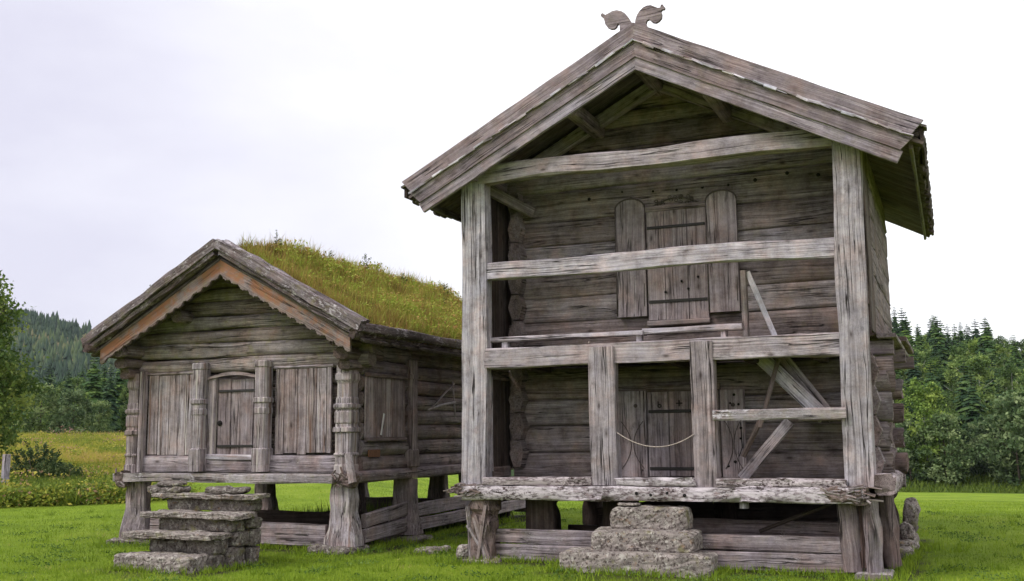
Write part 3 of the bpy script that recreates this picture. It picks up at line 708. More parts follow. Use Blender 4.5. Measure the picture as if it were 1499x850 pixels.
bh(lambda mb: plate(mb, FL[::-1], (0, -.285, 0), (1, 0, 0), (0, 0, 1), -.055, .95), 'finial', 'board')
# gallery floor beams poking out on the right, with a board on top
for y, x in ((1.35, 5.92), (3.2, 6.0), (5.0, 6.06)): bh(lambda mb: box(mb, 5.3, x, y - .11, y + .11, 2.90, 3.10, 'x', tone=1.0), 'floor_beam_end', 'board')
bh(lambda mb: box(mb, 5.72, 5.98, 1.0, 5.3, 3.115, 3.17, 'y', tone=1.2), 'side_board', 'board')
bh(lambda mb: box(mb, 5.90, 6.06, 2.4, 5.3, 3.172, 3.24, 'y', tone=.9), 'side_board', 'board')
# feet under the sill: turned stubs with a wide cap, on stones
def foot(mb, x, y, z0, z1, w, prof, e=2.3, tone=.8):
    loft(mb, (x, y, z0), (x, y, z1), sup(w, w, e, 14), up=(0, 1, 0), seg=18, jit=.035, freq=3, smooth=True, tone=tone,
         scale=lambda t: (np.interp(t, *prof), np.interp(t, *prof)))
PR = ([0, .15, .5, .62, .72, .8, 1], [.78, 1.0, .92, .8, .62, .95, 1.0])
def foot_left(mb):
    loft(mb, (.12, .14, .02), (.17, .12, .93), sup(.42, .40, 3.2, 18), up=(0, 1, 0), seg=22, jit=.09, freq=4.5, tone=.5, scale=lambda t: (np.interp(t, [0, .1, .45, .62, .74, .82, 1], [1.15, 1.05, .9, .95, .70, .95, .8]),) * 2)
    for k in range(7): beam(mb, (.12 + rnd(-.2, .2), -.06 + rnd(-.03, .03), .05), (.14 + rnd(-.2, .2), -.05, rnd(.45, .9)), rnd(.03, .07), .05, jit=.03, tone=rnd(.5, 1.3))
bh(foot_left, 'foot', 'sill2')
for x, y in ((.16, 2.7), (.16, 5.1), (2.75, 5.1), (5.45, 2.7), (5.45, 5.1), (1.75, 1.6)):
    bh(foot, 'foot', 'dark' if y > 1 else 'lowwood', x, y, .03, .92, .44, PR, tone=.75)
def foot_right(mb):
    for x, w in ((5.33, .07), (5.52, .06), (5.61, .10)): log(mb, (x, .1 + rnd(-.05, .05), .05), (x + rnd(-.04, .02), .1, .95), w, .26, e=3, jit=.05, freq=3, tone=rnd(.7, 1.1))
    box(mb, 5.38, 5.6, .12, .22, .1, .9, 'z', tone=.25)
bh(foot_right, 'foot', 'lowwood')
bh(lambda mb: log(mb, (5.75, 1.1, .02), (5.70, 1., 1.0), .18, .3, e=3, jit=.05, freq=3, tone=.6), 'prop', 'lowwood')
bh(lambda mb: box(mb, 5.36, 5.8, -.12, .5, -.02, .055, 'y'), 'foot_block', 'sill2')
# planks along the bottom
def base_front(mb):
    box(mb, .28, 5.29, .14, .24, .27, .47, 'x', jit=.02, tone=1.0); box(mb, .22, 5.30, .11, .23, .015, .255, 'x', jit=.025, tone=.95)
bh(base_front, 'base_plank', 'lowwood')
bh(lambda mb: box(mb, 2.9, 5.3, .75, .9, .38, .62, 'x', jit=.02, tone=.7), 'base_plank', 'lowwood')
bh(lambda mb: beam(mb, (.1, 5.0, .22), (2.5, 5.0, .46), .1, .5, jit=.03), 'base_plank', 'dark')
bh(foot, 'foot', 'dark', .85, 4.6, .0, .95, .42, PR, tone=.8)
bh(lambda mb: box(mb, 2.5, 5.5, 5.0, 5.12, .25, .90, 'x', jit=.03), 'base_plank', 'dark')
bh(lambda mb: box(mb, .4, 2.6, 3.0, 3.14, .0, .30, 'x', jit=.03), 'base_plank', 'dark')
bh(lambda mb: box(mb, 5.4, 5.52, .4, 5, .1, .5, 'y', jit=.03), 'base_plank', 'lowwood')
bh(lambda mb: beam(mb, (4.1, .45, .50), (5.35, .35, 1.0), .05, .05), 'brace', 'dark')
bh(lambda mb: box(mb, .7, 1.15, .35, .5, .35, .95, 'z', tone=.9), 'prop', 'dark')
bh(lambda mb: foot(mb, 1.98, 1.0, .0, .96, .6, ([0, .5, .8, 1], [.9, 1, .9, .8])), 'prop', 'dark')
# stair in the right half of the lower gallery
bh(lambda mb: beam(mb, (4.12, .62, 2.95), (5.02, .62, 2.02), .05, .2, tone=1.15), 'stair_string', 'beam')
bh(lambda mb: beam(mb, (4.42, .86, 2.95), (5.10, .86, 2.0), .05, .15, tone=.9), 'stair_string', 'beam')
bh(lambda mb: box(mb, 4.7, 5.3, .35, 1.05, 1.98, 2.03, 'x', tone=.9), 'stair_landing', 'log')
bh(lambda mb: beam(mb, (3.86, .62, 1.2), (4.55, .62, 1.98), .05, .15, tone=1.05), 'stair_string', 'beam')
bh(lambda mb: beam(mb, (4.46, .5, 2.86), (4.16, .5, 1.9), .05, .06, tone=.75), 'stair_brace', 'log')
bh(lambda mb: beam(mb, (4.16, .55, 2.0), (3.9, .55, 1.5), .04, .07, tone=.6), 'stair_brace', 'log')
bh(lambda mb: box(mb, 3.96, 4.05, .55, .63, 3.12, 4.12, 'z', tone=1.0), 'stair_newel', 'log')
bh(lambda mb: beam(mb, (4.06, .6, 4.10), (4.42, .6, 3.12), .02, .075, tone=1.25), 'stair_handrail', 'beam')
# bench board lying along the upper gallery (loose)
b = one(lambda mb: (box(mb, .2, 2.62, .16, .40, 3.235, 3.30, 'x', jit=.012, tone=1.05), box(mb, 2.6, 4.02, .2, .42, 3.245, 3.325, 'x', jit=.014, tone=1.1), box(mb, .4, .5, .2, .36, 3.125, 3.235, 'z'), box(mb, 2.5, 2.58, .22, .36, 3.125, 3.235, 'z'), box(mb, 3.72, 3.8, .24, .36, 3.125, 3.24, 'z')), 'bench_board', M['beam'], None)
tag(b, 'long narrow bench board lying just behind the floor beam of the upper gallery', 'bench')
r_ = one(lambda mb: tube(mb, [(2.24 + 1.11 * t, -.01, 1.865 - .05 * t - .19 * (1 - (2 * t - 1) ** 2)) for t in np.linspace(0, 1, 19)], .007, 7), 'rope', M['rope'], None)
tag(r_, 'pale rope hanging in a slack curve across the lower doorway between two middle posts', 'rope')

# stone steps of the tall house
ST = empty('stone_steps', (2.7, -.6, 0), 'three broad lichened stone slabs stepped up under the tall storehouse doorway', 'stone steps')
for a in ((1.60, 3.68, -.80, -.15, -.04, .285), (1.97, 3.42, -.52, .05, .27, .545), (2.22, 3.27, -.25, .12, .53, .845)):
    one(lambda mb: slab(mb, *a, amp=.024, e=12, n=18, chip=.005), 'step', M['stone'], ST)
f_ = one(lambda mb: slab(mb, 2.30, 2.58, -.2, .02, .855, .885, amp=.012, n=8), 'flat_stone', M['stone'], None)
tag(f_, 'thin pale stone chip lying on the top step of the tall storehouse', 'stone')
for (a, lab, nm) in (((5.78, 5.98, 4.4, 4.8, .16, .74), 'upright grey stone beside the right rear foot of the tall storehouse', 'boulder'),
             ((5.72, 5.96, 3.5, 3.9, .15, .40), 'squat grey stone below the upright one at the right side of the tall storehouse', 'boulder'),
             ((5.72, 5.94, 2.4, 2.9, -.05, .14), 'low pale stone on the lawn right of the tall storehouse', 'boulder'),
             ((-1.55, -1.0, .9, 1.35, -.04, .06), 'flat brown stone lying in grass between the two storehouses', 'flat_stone'),
             ((-.22, -.03, -.1, .2, -.03, .24), 'small upright stone leaning on the left foot of the tall storehouse', 'boulder')):
    tag(one(lambda mb: slab(mb, *a, amp=.05, e=3.4, n=12), nm, M['stone'], None), lab, 'stone')
one(lambda mb: slab(mb, 5.66, 5.98, 3.3, 5.1, -.1, .17, amp=.05, e=4, n=12), 'foundation_stone', M['stone'], BH)
for x, y in ((.13, .14), (.16, 5.1), (5.45, 5.1)): one(lambda mb: slab(mb, x - .32, x + .32, y - .3, y + .3, -.06, .05, amp=.04, e=4), 'foundation_stone', M['stone'], BH)
one(lambda mb: slab(mb, 5.32, 5.84, -.14, .45, -.16, -.03, amp=.03, e=4), 'foundation_stone', M['stone'], BH)

# ------------------------------------------------------------------ low storehouse with turf roof (left)
LH = empty('turf_roofed_storehouse', (-4.8, 4.6, 0), 'low grey log storehouse on flared wooden feet with an overgrown turf roof', 'storehouse')
def lh(fn, name, mat, *a, **k): return one(fn, name, M[mat], LH, *a, **k)
YF = .72
def lh_sill(mb):
    box(mb, -7.33, -2.72, .42, .62, 1.09, 1.235, 'x', jit=.025, rag=.03, tone=1.05)
lh(lh_sill, 'sill_board', 'sill2')
lh(lambda mb: log(mb, (-7.25, .80, 1.38), (-2.5, .80, 1.385), .24, .33, e=3.5, jit=.02, tone=1.0), 'sill_log', 'lowwood')
lh(lambda mb: log(mb, (-2.45, .55, 1.18), (-2.45, 8.8, 1.2), .28, .2, e=3.5, jit=.02, tone=.9), 'side_sill', 'lowwood')
lh(lambda mb: log(mb, (-7.15, .55, 1.18), (-7.15, 8.8, 1.2), .28, .2, e=3.5, jit=.02, tone=.9), 'side_sill', 'dark')
def lh_floor(mb):
    box(mb, -7.1, -2.5, .8, 8.7, 1.2, 1.26, 'x', jit=.01)
lh(lh_floor, 'floor', 'dark')
lh(lambda mb: log(mb, (-7.3, 8.7, 1.18), (-2.35, 8.7, 1.2), .28, .25, e=3.5), 'back_sill', 'dark')
# gable logs: two long cantilevered ones, then shrinking to the ridge
def lh_gable(mb):
    zz = 3.0; i = 0
    while zz < 4.75:
        hh = (.25, .26, .24, .25, .26, .24, .25)[i % 7]
        half = min(2.46, (5.02 - (zz + hh * .55)) / .54)
        ex = .16 if i == 0 else (.22 if i == 1 else 0)
        if half > .12: log(mb, (-4.85 - half - ex, .86, zz + hh / 2 + (.03 if i == 1 else 0)), (-4.85 + half + ex, .86, zz + hh / 2 - (.02 if i == 1 else 0)), .26, hh * 1.04, e=3.8, jit=.03, freq=.8, tone=rnd(.8, 1.2), seg=36)
        zz += hh; i += 1
lh(lh_gable, 'gable_wall', 'gable_log')
def lh_front_core(mb):
    for i in range(6): log(mb, (-7.1, .98, 1.5 + .27 * i), (-2.55, .98, 1.5 + .27 * i), .2, .28, e=3)
lh(lh_front_core, 'front_log_wall', 'log')
# boarded panels
def vboards(mb, x0, x1, z0, z1, y, w, ragb=.02, th=.035):
    x = x0
    while x < x1 - .02:
        ww = min(rnd(w * .7, w * 1.35), x1 - x)
        if x1 - x - ww < .05: ww = x1 - x
        box(mb, x + .004, x + ww - .004, y + rnd(-.01, .006), y + th, z0 + rnd(-ragb, ragb), z1 + rnd(-.008, .008), 'z', jit=.006, c=.006, tone=rnd(.78, 1.2)); x += ww
lh(vboards, 'board_panel', 'panel', -6.83, -5.72, 1.55, 2.975, YF, .2)
lh(vboards, 'board_panel', 'panel', -4.06, -2.93, 1.57, 3.00, YF, .2)
lh(lambda mb: box(mb, -6.88, -5.65, YF - .02, YF + .04, 2.98, 3.03, 'x', tone=.9), 'panel_rail', 'panel')
lh(lambda mb: box(mb, -4.1, -2.9, YF - .02, YF + .04, 3.005, 3.05, 'x', tone=1.1), 'panel_rail', 'panel')
# middle posts, carved with rings
def ringpost(mb, x, y, z0, z1, w, rings, tone=1.05, dep=None):
    zs = [z0]; 
    prof_z, prof_w = [0.], [1.]
    H = z1 - z0
    for (z, k, hh) in rings:
        t = (z - z0) / H; prof_z += [t - hh / H - .006, t - hh / H, t + hh / H, t + hh / H + .006]; prof_w += [1., k, k, 1.]
    prof_z.append(1.); prof_w.append(1.)
    loft(mb, (x, y, z0), (x, y, z1), rect(w, dep or w, .03), up=(0, 1, 0), seg=90, jit=.014, freq=2, tone=tone, scale=lambda t: (np.interp(t, prof_z, prof_w),) * 2)
for x in (-5.60, -4.26):
    def mp(mb):
        ringpost(mb, x, .66, 1.27, 3.16, .235, [(1.33, 1.22, .06), (1.52, 1.25, .13), (2.30, 1.08, .05), (2.48, 1.2, .035), (3.1, 1.12, .05)])
    lh(mp, 'middle_post', 'panel')
# door
def lh_doorb(mb):
    vboards(mb, -5.30, -4.44, 1.49, 2.86, .74, .22, .01)
ld = lh(lh_doorb, 'door', 'doorwood')
for z in (2.66, 1.70): one(lambda mb: box(mb, -5.27, -4.46, .715, .737, z - .02, z + .02, 'x', jit=.006, c=.004), 'strap_hinge', M['iron'], ld)
one(lambda mb: tube(mb, [(-5.23, .735, 2.1), (-5.23, .725, 2.1)], .05, 9), 'keyhole', M['hole'], ld)
for x0, x1 in ((-5.47, -5.31), (-4.435, -4.385)): lh(lambda mb: box(mb, x0, x1, .68, .76, 1.5, 2.9, 'z', tone=rnd(.8, 1)), 'door_jamb', 'panel')
def arch_lintel(mb):
    pts = np.linspace(0, 1, 11); o = [(-5.46 + 1.08 * t, 2.90 + .09 * math.sin(t * PI)) for t in pts] + [(-5.46 + 1.08 * t, 2.86 + .07 * math.sin(t * PI)) for t in pts[::-1]]
    plate(mb, o[::-1], (0, .69, 0), (1, 0, 0), (0, 0, 1), -.04, .72)
lh(arch_lintel, 'lintel', 'panel')
lh(lambda mb: log(mb, (-5.48, .70, 1.52), (-4.38, .70, 1.50), .1, .1, e=3, tone=1.25), 'threshold', 'panel')
# corner posts with deep rings, and the stepped log ends carrying the eaves
RG = [(1.28, 1.12, .10), (1.55, 1.15, .02), (1.95, 1.22, .035), (2.16, 1.1, .09), (2.34, 1.24, .035), (2.60, .9, .12), (2.82, 1.12, .05)]
lh(ringpost, 'corner_post', 'panel', -2.60, .68, 1.12, 3.02, .29, RG)
lh(ringpost, 'corner_post', 'panel', -7.10, .70, 1.12, 3.02, .24, RG, tone=.8)
lh(lambda mb: box(mb, -6.95, -6.87, .6, .75, 1.25, 3.05, 'z'), 'corner_board', 'panel')
for x in (-2.52, -7.16):
    for i, z in enumerate((3.02, 3.2, 3.40)):
        lh(lambda mb: log(mb, (x, .44 - .10 * i, z), (x, 1.5, z), .25 + .03 * i, .20, e=2.4, jit=.03, rag=.03, tone=rnd(.6, .9)), 'bracket_log', 'gable_log')
def corner_brace(mb, sx):
    x = -2.44 if sx > 0 else -7.2
    if sx > 0: beam(mb, (x, .47, 1.56), (x + sx * .13, .40, 1.10), .12, .07, up=(0, 1, 0), jit=.03, tone=1.1)
    slab(mb, x - (.16 if sx > 0 else .05), x + .12, .38, .62, 1.03, 1.25, amp=.06, e=4, n=10, tone=.5)
    for i in range(16 if sx > 0 else 6):
        p = Vector((x + rnd(-.25 if sx > 0 else -.02, .15), rnd(.36, .45), rnd(1.02, 1.3))); beam(mb, p, p + Vector((rnd(-.15, .12), .03, rnd(-.1, .1))), .03, .03, seg=2, tone=rnd(.3, .9))
for sx in (-1, 1): lh(corner_brace, 'corner_flare', 'sill2', sx)
# side walls
def lh_side(mb, x, y0, y1, tonea=.8):
    for i in range(9): log(mb, (x, y0, 1.38 + .27 * i), (x, y1, 1.38 + .27 * i), .24, .275, e=2.2, jit=.03, freq=.7, tone=rnd(tonea * .8, tonea * 1.2))
lh(lh_side, 'side_wall', 'log', -2.5, .85, 2.5, .95)
lh(lh_side, 'side_wall', 'log', -2.62, 2.4, 8.9, .85)
lh(lh_side, 'side_wall', 'log', -7.15, .85, 8.9, .8)
lh(lambda mb: [log(mb, (-7.3, 8.7, 1.38 + .27 * i), (-2.4, 8.7, 1.38 + .27 * i), .24, .275, e=2.2) for i in range(9)], 'back_wall', 'log')
def sideboards(mb):
    y = .86
    while y < 2.18:
        w = min(rnd(.16, .26), 2.2 - y); box(mb, -2.375 + rnd(-.006, .006), -2.345, y, y + w - .008, 1.83 + rnd(-.01, .01), 2.83, 'z', jit=.005, c=.005, tone=rnd(.62, .95)); y += w
lh(sideboards, 'side_panel', 'panel')
for z in (2.835, 1.755): lh(lambda mb: box(mb, -2.37, -2.30, .85, 2.2, z, z + .065, 'y', tone=.65), 'panel_rail', 'log')
lh(lambda mb: beam(mb, (-2.338, 1.35, 1.86), (-2.338, 1.45, 2.22), .02, .07, tone=1.7), 'pale_batten', 'panel')
lh(ringpost, 'side_post', 'panel', -2.44, 2.5, 1.1, 3.2, .26, [(1.45, 1.2, .14), (2.9, 1.1, .04)], tone=.72)
lh(lambda mb: box(mb, -2.375, -2.36, .98, 1.36, 1.50, 1.62, 'y', tone=1), 'plaque', 'plaque')
# feet: flared blocks
PF = ([0, .10, .28, .55, 1], [1.30, 1.26, 1.06, .90, .86])
def flared(mb, x, y, z0, z1, w, tone, notch=False):
    loft(mb, (x, y, z0), (x, y, z1), rect(w, w * .62, .05), up=(0, 1, 0), seg=20, jit=.04, freq=3.5, tone=tone, scale=lambda t: (np.interp(t, *PF), np.interp(t, *PF)))
for x, y, t in ((-2.66, .72, 1.12), (-2.5, 2.5, .9), (-2.5, 5.2, .8), (-2.5, 8.3, .8), (-6.98, .72, 1.0), (-7.0, 4.5, .8), (-7.0, 8.3, .8), (-4.8, 8.3, .7), (-4.8, 4.5, .7)):
    lh(flared, 'foot', 'lowwood' if t < 1.05 else 'panel', x, y, .08 if y < 1 else .12, 1.09, .47, t)
for x, y in ((-2.7, .7), (-2.5, 2.5), (-6.98, .72)):
    lh(lambda mb: slab(mb, x - .48, x + .42, y - .42, y + .4, -.05, .10, amp=.05, e=3.5, n=12), 'foundation_stone', 'slate')
# loose rails and planks between the feet
lh(lambda mb: beam(mb, (-6.6, .66, .26), (-2.95, .66, .24), .09, .36, jit=.02, tone=1.05), 'base_plank', 'lowwood')
for a, b, h in (((-2.42, .95, .46), (-2.42, 2.35, .58), .22), ((-2.40, .9, .22), (-2.40, 2.3, .30), .22), ((-2.42, 2.75, .52), (-2.42, 8.0, .62), .24), ((-2.40, 2.8, .27), (-2.40, 8.0, .34), .22)):
    lh(lambda mb: beam(mb, a, b, .1, h, jit=.02), 'base_plank', 'lowwood')
lh(lambda mb: box(mb, -6.9, -2.7, 7.6, 7.75, .0, .42, 'x', jit=.04), 'base_plank', 'dark')
lh(lambda mb: box(mb, -6.9, -2.7, 3.4, 3.55, .0, .40, 'x', jit=.04), 'base_plank', 'dark')
# roof
LX, LS = -4.86, .545
def lh_roof(mb, side):
    beam(mb, (LX + side * .02, 4.6, 4.98), (LX + side * 2.82, 4.6, 4.98 - LS * 2.80), 8.8, .09, seg=12, jit=.012)
def lh_under(mb, side):
    y = .14
    while y < 9:
        w = rnd(.18, .3); beam(mb, (LX + side * .02, y + w / 2, 4.90), (LX + side * (2.86 + rnd(-.05, .05)), y + w / 2, 4.90 - LS * 2.84), w - .01, .05, seg=6, jit=.01); y += w
for side in (-1, 1):
    rf = lh(lh_roof, 'roof', 'dark', side)
    one(lh_under, 'roof_boards', M['under'], rf, side)
    # verge: two crusted boards and a bark layer
    def verge(mb):
        n = 22
        beam(mb, (LX - side * .0, .07, 5.16), (LX + side * 2.90, .07, 5.16 - LS * 2.90), .16, .17, jit=.035, freq=2.4, seg=46, tone=1.0)
        beam(mb, (LX + side * .06, .10, 5.00), (LX + side * 2.86, .10, 5.02 - LS * 2.90), .12, .09, jit=.035, freq=2.4, seg=46, tone=.8)
    lh(verge, 'verge_board', 'verge')
    def verge_in(mb):
        beam(mb, (LX + side * .0, .28, 5.20), (LX + side * 2.86, .28, 5.20 - LS * 2.86), .13, .13, jit=.03, freq=2.4, seg=46, tone=1.1)
    lh(verge_in, 'verge_board', 'verge')
    # scalloped orange bargeboard
    def scallop(mb):
        o = []; n = 150; run = 2.62; irr = rnd(0, 50)
        for i in range(n + 1):
            t = i / n; u = run * t; ph = (u / .19 + .35 * nz(u * 1.5, irr)) % 1
            dep = .215 + (.075 * ph ** .7 if ph < .72 else .03) + .022 * nz(u * 5, 3 + side) + (.02 if .30 < ph < .42 else 0)
            o.append((u, -dep))
        o = [(0, 0), ] + o + [(run + .05, -.12), (run + .03, 0)]
        o = [(a, b) for a, b in o]
        pts = [(side * a, 4.90 - LS * a + b * 1.14) for a, b in o]
        # triangulated strip: build quads top-bottom
        vs = []; gs = []; off = Vector((rnd(0, 60), 0, 0))
        for i in range(n + 1):
            u = run * i / n; b = o[i + 1][1] * 1.14; x = LX + side * u
            for z, y in ((4.90 - LS * u, .16), (4.90 - LS * u + b, .16), (4.90 - LS * u + b, .205), (4.90 - LS * u, .205)):
                vs.append((x, y, z)); gs.append(off + Vector((u * 1.14, z + LS * u, y)))
        fs = []
        for i in range(n):
            for k in range(4):
                f = (i * 4 + k, i * 4 + (k + 1) % 4, (i + 1) * 4 + (k + 1) % 4, (i + 1) * 4 + k); fs.append(f if side < 0 else f[::-1])
        fs += [(0, 1, 2, 3), (n * 4 + 3, n * 4 + 2, n * 4 + 1, n * 4)]
        mb.add(vs, fs, gs, 1.0 if side > 0 else .85)
    lh(scallop, 'bargeboard', 'orange')
    def eave_log(mb):
        x = LX + side * 2.86
        log(mb, (x, .02, 3.56), (x, 9.0, 3.60), .13, .17, e=3, jit=.03, rag=.03, tone=.9)
        log(mb, (x - side * .09, -.02, 3.46), (x - side * .09, 9.0, 3.50), .16, .15, e=2.4, jit=.03, rag=.03, tone=.6)
    lh(eave_log, 'eave_log', 'verge')
for x, z in ((-2.62, 3.42), (-7.08, 3.42), (-4.86, 4.62), (-3.7, 4.0), (-6.0, 4.0)):
    lh(lambda mb: log(mb, (x, .3 if z < 3.5 else .42, z), (x, 8.9, z), .22, .22, e=2.3, rag=.02, tone=.9), 'purlin', 'gable_log')
# turf: one bumpy blanket over both slopes, with its moss, grass and herbs
def turfz(x, y):
    a = abs(x - LX); e = min(1, (2.86 - a) / .25, (y - .26) / .3)
    z = 5.03 - LS * a + .10 * max(0, e) + .09 * nz(x * 1.1, y * 1.1, 1) * max(0, e) + .06 * nz(x * 3, y * 3, 6) * max(0, e)
    z += .24 * max(0, 1 - a / .9) * max(0, min(1, (y - .4) / 1.6))
    z += .03 * nz(x * 8, y * 8, 2)
    return z
mb = MB(); nx, ny = 90, 150; vs = []
for i in range(nx + 1):
    for j in range(ny + 1):
        x = LX - 2.86 + 5.72 * i / nx; y = .27 + 8.8 * j / ny; vs.append((x, y, turfz(x, y)))
fs = [(i * (ny + 1) + j, (i + 1) * (ny + 1) + j, (i + 1) * (ny + 1) + j + 1, i * (ny + 1) + j + 1) for i in range(nx) for j in range(ny)]
mb.add(vs, fs, vs, 1., True); turf = mb.build('turf', M['turf'], LH)
P = []; T = []
while len(P) < 52000:
    x = LX + rnd(-2.8, 2.82) if random.random() < .15 else LX + 2.84 * random.random() ; y = rnd(.3, 9.0)
    m = nz(x * 1.3, y * 1.3, 11) + .6 * nz(x * 4, y * 4, 3)
    P.append((x, y, turfz(x, y))); T.append(min(1, max(0, .5 + .6 * m + .10 * (1 if y > 2.2 else -.6) + rnd(-.22, .22))))
V, F, t = blades(np.array(P), .05, .24, .010, np.array(T), .9)
o = npmesh('turf_grass', V, F, t, M['turfleaf'], turf); o['kind'] = 'stuff'
P = []; T = []
while len(P) < 7000:
    x = LX + 2.8 * random.random() ** 1.4; y = rnd(.6, 9.0)
    if nz(x * 1.1, y * 1.1, 21) < rnd(-.4, .5): continue
    P.append((x, y, turfz(x, y))); T.append(rnd(.2, 1))
V, F, t = blades(np.array(P), .16, .40, .008, np.array(T), 1.0)
o = npmesh('long_turf_grass', V, F, t, M['turfleaf'], turf); o['kind'] = 'stuff'
# herb clumps: small leaf quads
def leafquads(C_, size, n_jit=1.0, flat=.0):
    n = len(C_); a = rng.normal(size=(n, 3)); a /= np.linalg.norm(a, axis=1)[:, None]; b = rng.normal(size=(n, 3)); b -= a * (a * b).sum(1)[:, None]; b /= np.linalg.norm(b, axis=1)[:, None]
    s = size * rng.uniform(.6, 1.35, n)[:, None]
    V = np.stack([C_ - a * s, C_ + b * s * .55, C_ + a * s, C_ - b * s * .55], 1).reshape(-1, 3)
    return V, np.arange(4 * n).reshape(n, 4)
P = []; T = []
for k in range(520):
    x = LX + 2.8 * random.random(); y = rnd(.8, 9) ; tn = rnd(.35, 1) if random.random() < .8 else rnd(0, .3); r = rnd(.06, .2)
    if y < 2.5 and random.random() < .6: continue
    for q in range(int(60 * r / .12)):
        P.append((x + rnd(-r, r), y + rnd(-r, r), turfz(x, y) + abs(rnd(0, r * 1.3)))); T.append(min(1, max(0, tn * .5 + .42 + rnd(-.15, .15))))
V, F = leafquads(np.array(P), .026)
o = npmesh('turf_herbs', V, F, np.repeat(T, 4), M['sapling'] if 0 else M['turfleaf'], turf); o['kind'] = 'stuff'
# saplings sprouting on the turf
def sapling(x, y, h, lab, sway=0., seed=0, z=None):
    z = turfz(x, y) if z is None else z
    e = empty('sapling', (x, y, z), lab, 'sapling', 'saplings sprouting on the turf roof')
    mb = MB(); top = Vector((x + sway, y, z + h)); pts = [Vector((x, y, z - .05)).lerp(top, t) + Vector((.02 * nz(t * 3, seed), .02 * nz(t * 3, seed + 5), 0)) for t in np.linspace(0, 1, 7)]
    tube(mb, pts, .007, 5, r1=.003); C_ = []
    for k in range(int(8 + h * 14)):
        t = rnd(.25, 1); p = pts[0].lerp(top, t); d = Vector((rnd(-1, 1), rnd(-1, 1), rnd(.1, .8))).normalized() * rnd(.05, .18) * (1.2 - t * .6) * (h / .5) ** .5
        tube(mb, [p, p + d], .003, 4, r1=.002)
        for q in range(4): C_.append(p + d * rnd(.5, 1.1) + Vector((rnd(-.02, .02),) * 3))
    mb.build('stem', M['bark'], e)
    V, F = leafquads(np.array([tuple(c) for c in C_]), .022); npmesh('leaves', V, F, np.repeat(rng.uniform(0, 1, len(C_)), 4), M['sapling'], e)
SAP = [(-4.75, 1.6, .42, 'tallest leafy sapling nearest the gable peak of the turf roof'),
       (-4.62, 4.6, .50, 'slim sapling standing alone on the ridge midway along the turf roof'),
       (-4.7, 3.4, .34, 'bushy low sapling on the ridge just past the peak of the turf roof'),
       (-4.6, 6.2, .34, 'thin sapling further along the ridge of the turf roof'),
       (-4.6, 8.2, .36, 'sapling farthest along the turf roof beside the tall storehouse post'),
       (-4.0, 7.0, .26, 'small sapling on the slope near the far end of the turf roof')]
for i, (x, y, h, l) in enumerate(SAP): sapling(x, y, h, l, rnd(-.06, .06), i * 7.)
sapling(-7.05, .9, .75, 'lone thin sapling poking up over the left slope of the turf roof', .03, 77)

# stone steps of the low house
S2 = empty('stone_steps', (-3.9, -1.8, 0), 'four thin slab steps on a dry stone stack before the low storehouse door', 'stone steps')
for a in ((-4.56, -3.20, -2.4, -1.9, -.06, .20), (-4.70, -3.12, -2.1, -1.5, .395, .49), (-4.72, -2.92, -1.75, -1.2, .665, .755), (-4.86, -2.84, -1.4, -1.0, .935, 1.0)):
    one(lambda mb: slab(mb, *a, amp=.026, e=12, n=18, chip=.005), 'step', M['stone'], S2)
def stack(mb):
    for (x0, x1, y0, y1, z0, z1) in ((-4.45, -3.6, -1.95, -1.3, -.05, .2), (-4.42, -3.7, -1.85, -1.3, .19, .40), (-4.5, -3.9, -1.58, -1.1, .48, .67), (-4.6, -3.9, -1.26, -1.02, .75, .94),
            (-3.62, -3.18, -1.98, -1.62, -.05, .19), (-3.72, -3.16, -1.9, -1.55, .18, .40), (-3.5, -3.06, -1.58, -1.28, -.05, .27), (-3.45, -3.04, -1.56, -1.22, .26, .47), (-3.40, -3.0, -1.26, -1.02, -.05, .24), (-3.42, -3.0, -1.24, -1.02, .25, .50),
            (-3.95, -3.06, -1.62, -1.3, .48, .67), (-3.4, -2.98, -1.30, -1.02, .50, .66), (-3.95, -3.0, -1.27, -1.02, .75, .94), (-4.5, -3.4, -1.5, -1.04, -.05, .6)):
        slab(mb, x0, x1, y0, y1, z0, z1, amp=.022, e=9, n=11, chip=.004, tone=rnd(.65, 1.45))
one(stack, 'dry_stone_stack', M['slate'], S2)
for a, lab in (((-4.95, -4.28, -1.35, -1.02, 1.0, 1.12), 'jagged flat stone on the left end of the top slab of the low storehouse steps'), ((-3.86, -3.12, -1.35, -1.02, 1.0, 1.10), 'rounded flat stone on the right end of the top slab of the low storehouse steps'),
               ((-4.8, -4.35, -1.3, -1.05, 1.115, 1.17), 'thin stone shard perched highest on the left of the low storehouse steps')):
    tag(one(lambda mb: slab(mb, *a, amp=.04, e=4, n=12), 'flat_stone', M['slate'], None), lab, 'stone', 'loose stones on the slab steps')
# forked branch hanging on the side wall
def fork(mb):
    tube(mb, [(-2.36, 3.1, 2.32), (-2.36, 3.6, 2.42), (-2.36, 4.25, 2.5)], .022, 6); tube(mb, [(-2.36, 3.25, 2.36), (-2.36, 3.8, 2.66), (-2.36, 4.2, 2.86)], .02, 6); tube(mb, [(-2.36, 4.25, 2.2), (-2.36, 4.15, 2.9)], .015, 6)
tag(one(fork, 'forked_branch', M['beam'], None), 'grey forked branch hanging on the shaded side wall of the low storehouse', 'branch')
# dark weeds growing under the low house
P = []; T = []
for k in range(2600):
    x = rnd(-6.6, -2.7); y = rnd(3.6, 8); P.append((x, y, zt(x, y))); T.append(rnd(0, .5))
V, F, t = blades(np.array(P), .1, .5, .02, np.array(T), .5)
tag(npmesh('shade_weeds', V, F, t, M['weed']), 'dark weeds growing in the shade under the low storehouse floor', 'weeds', kind='stuff')

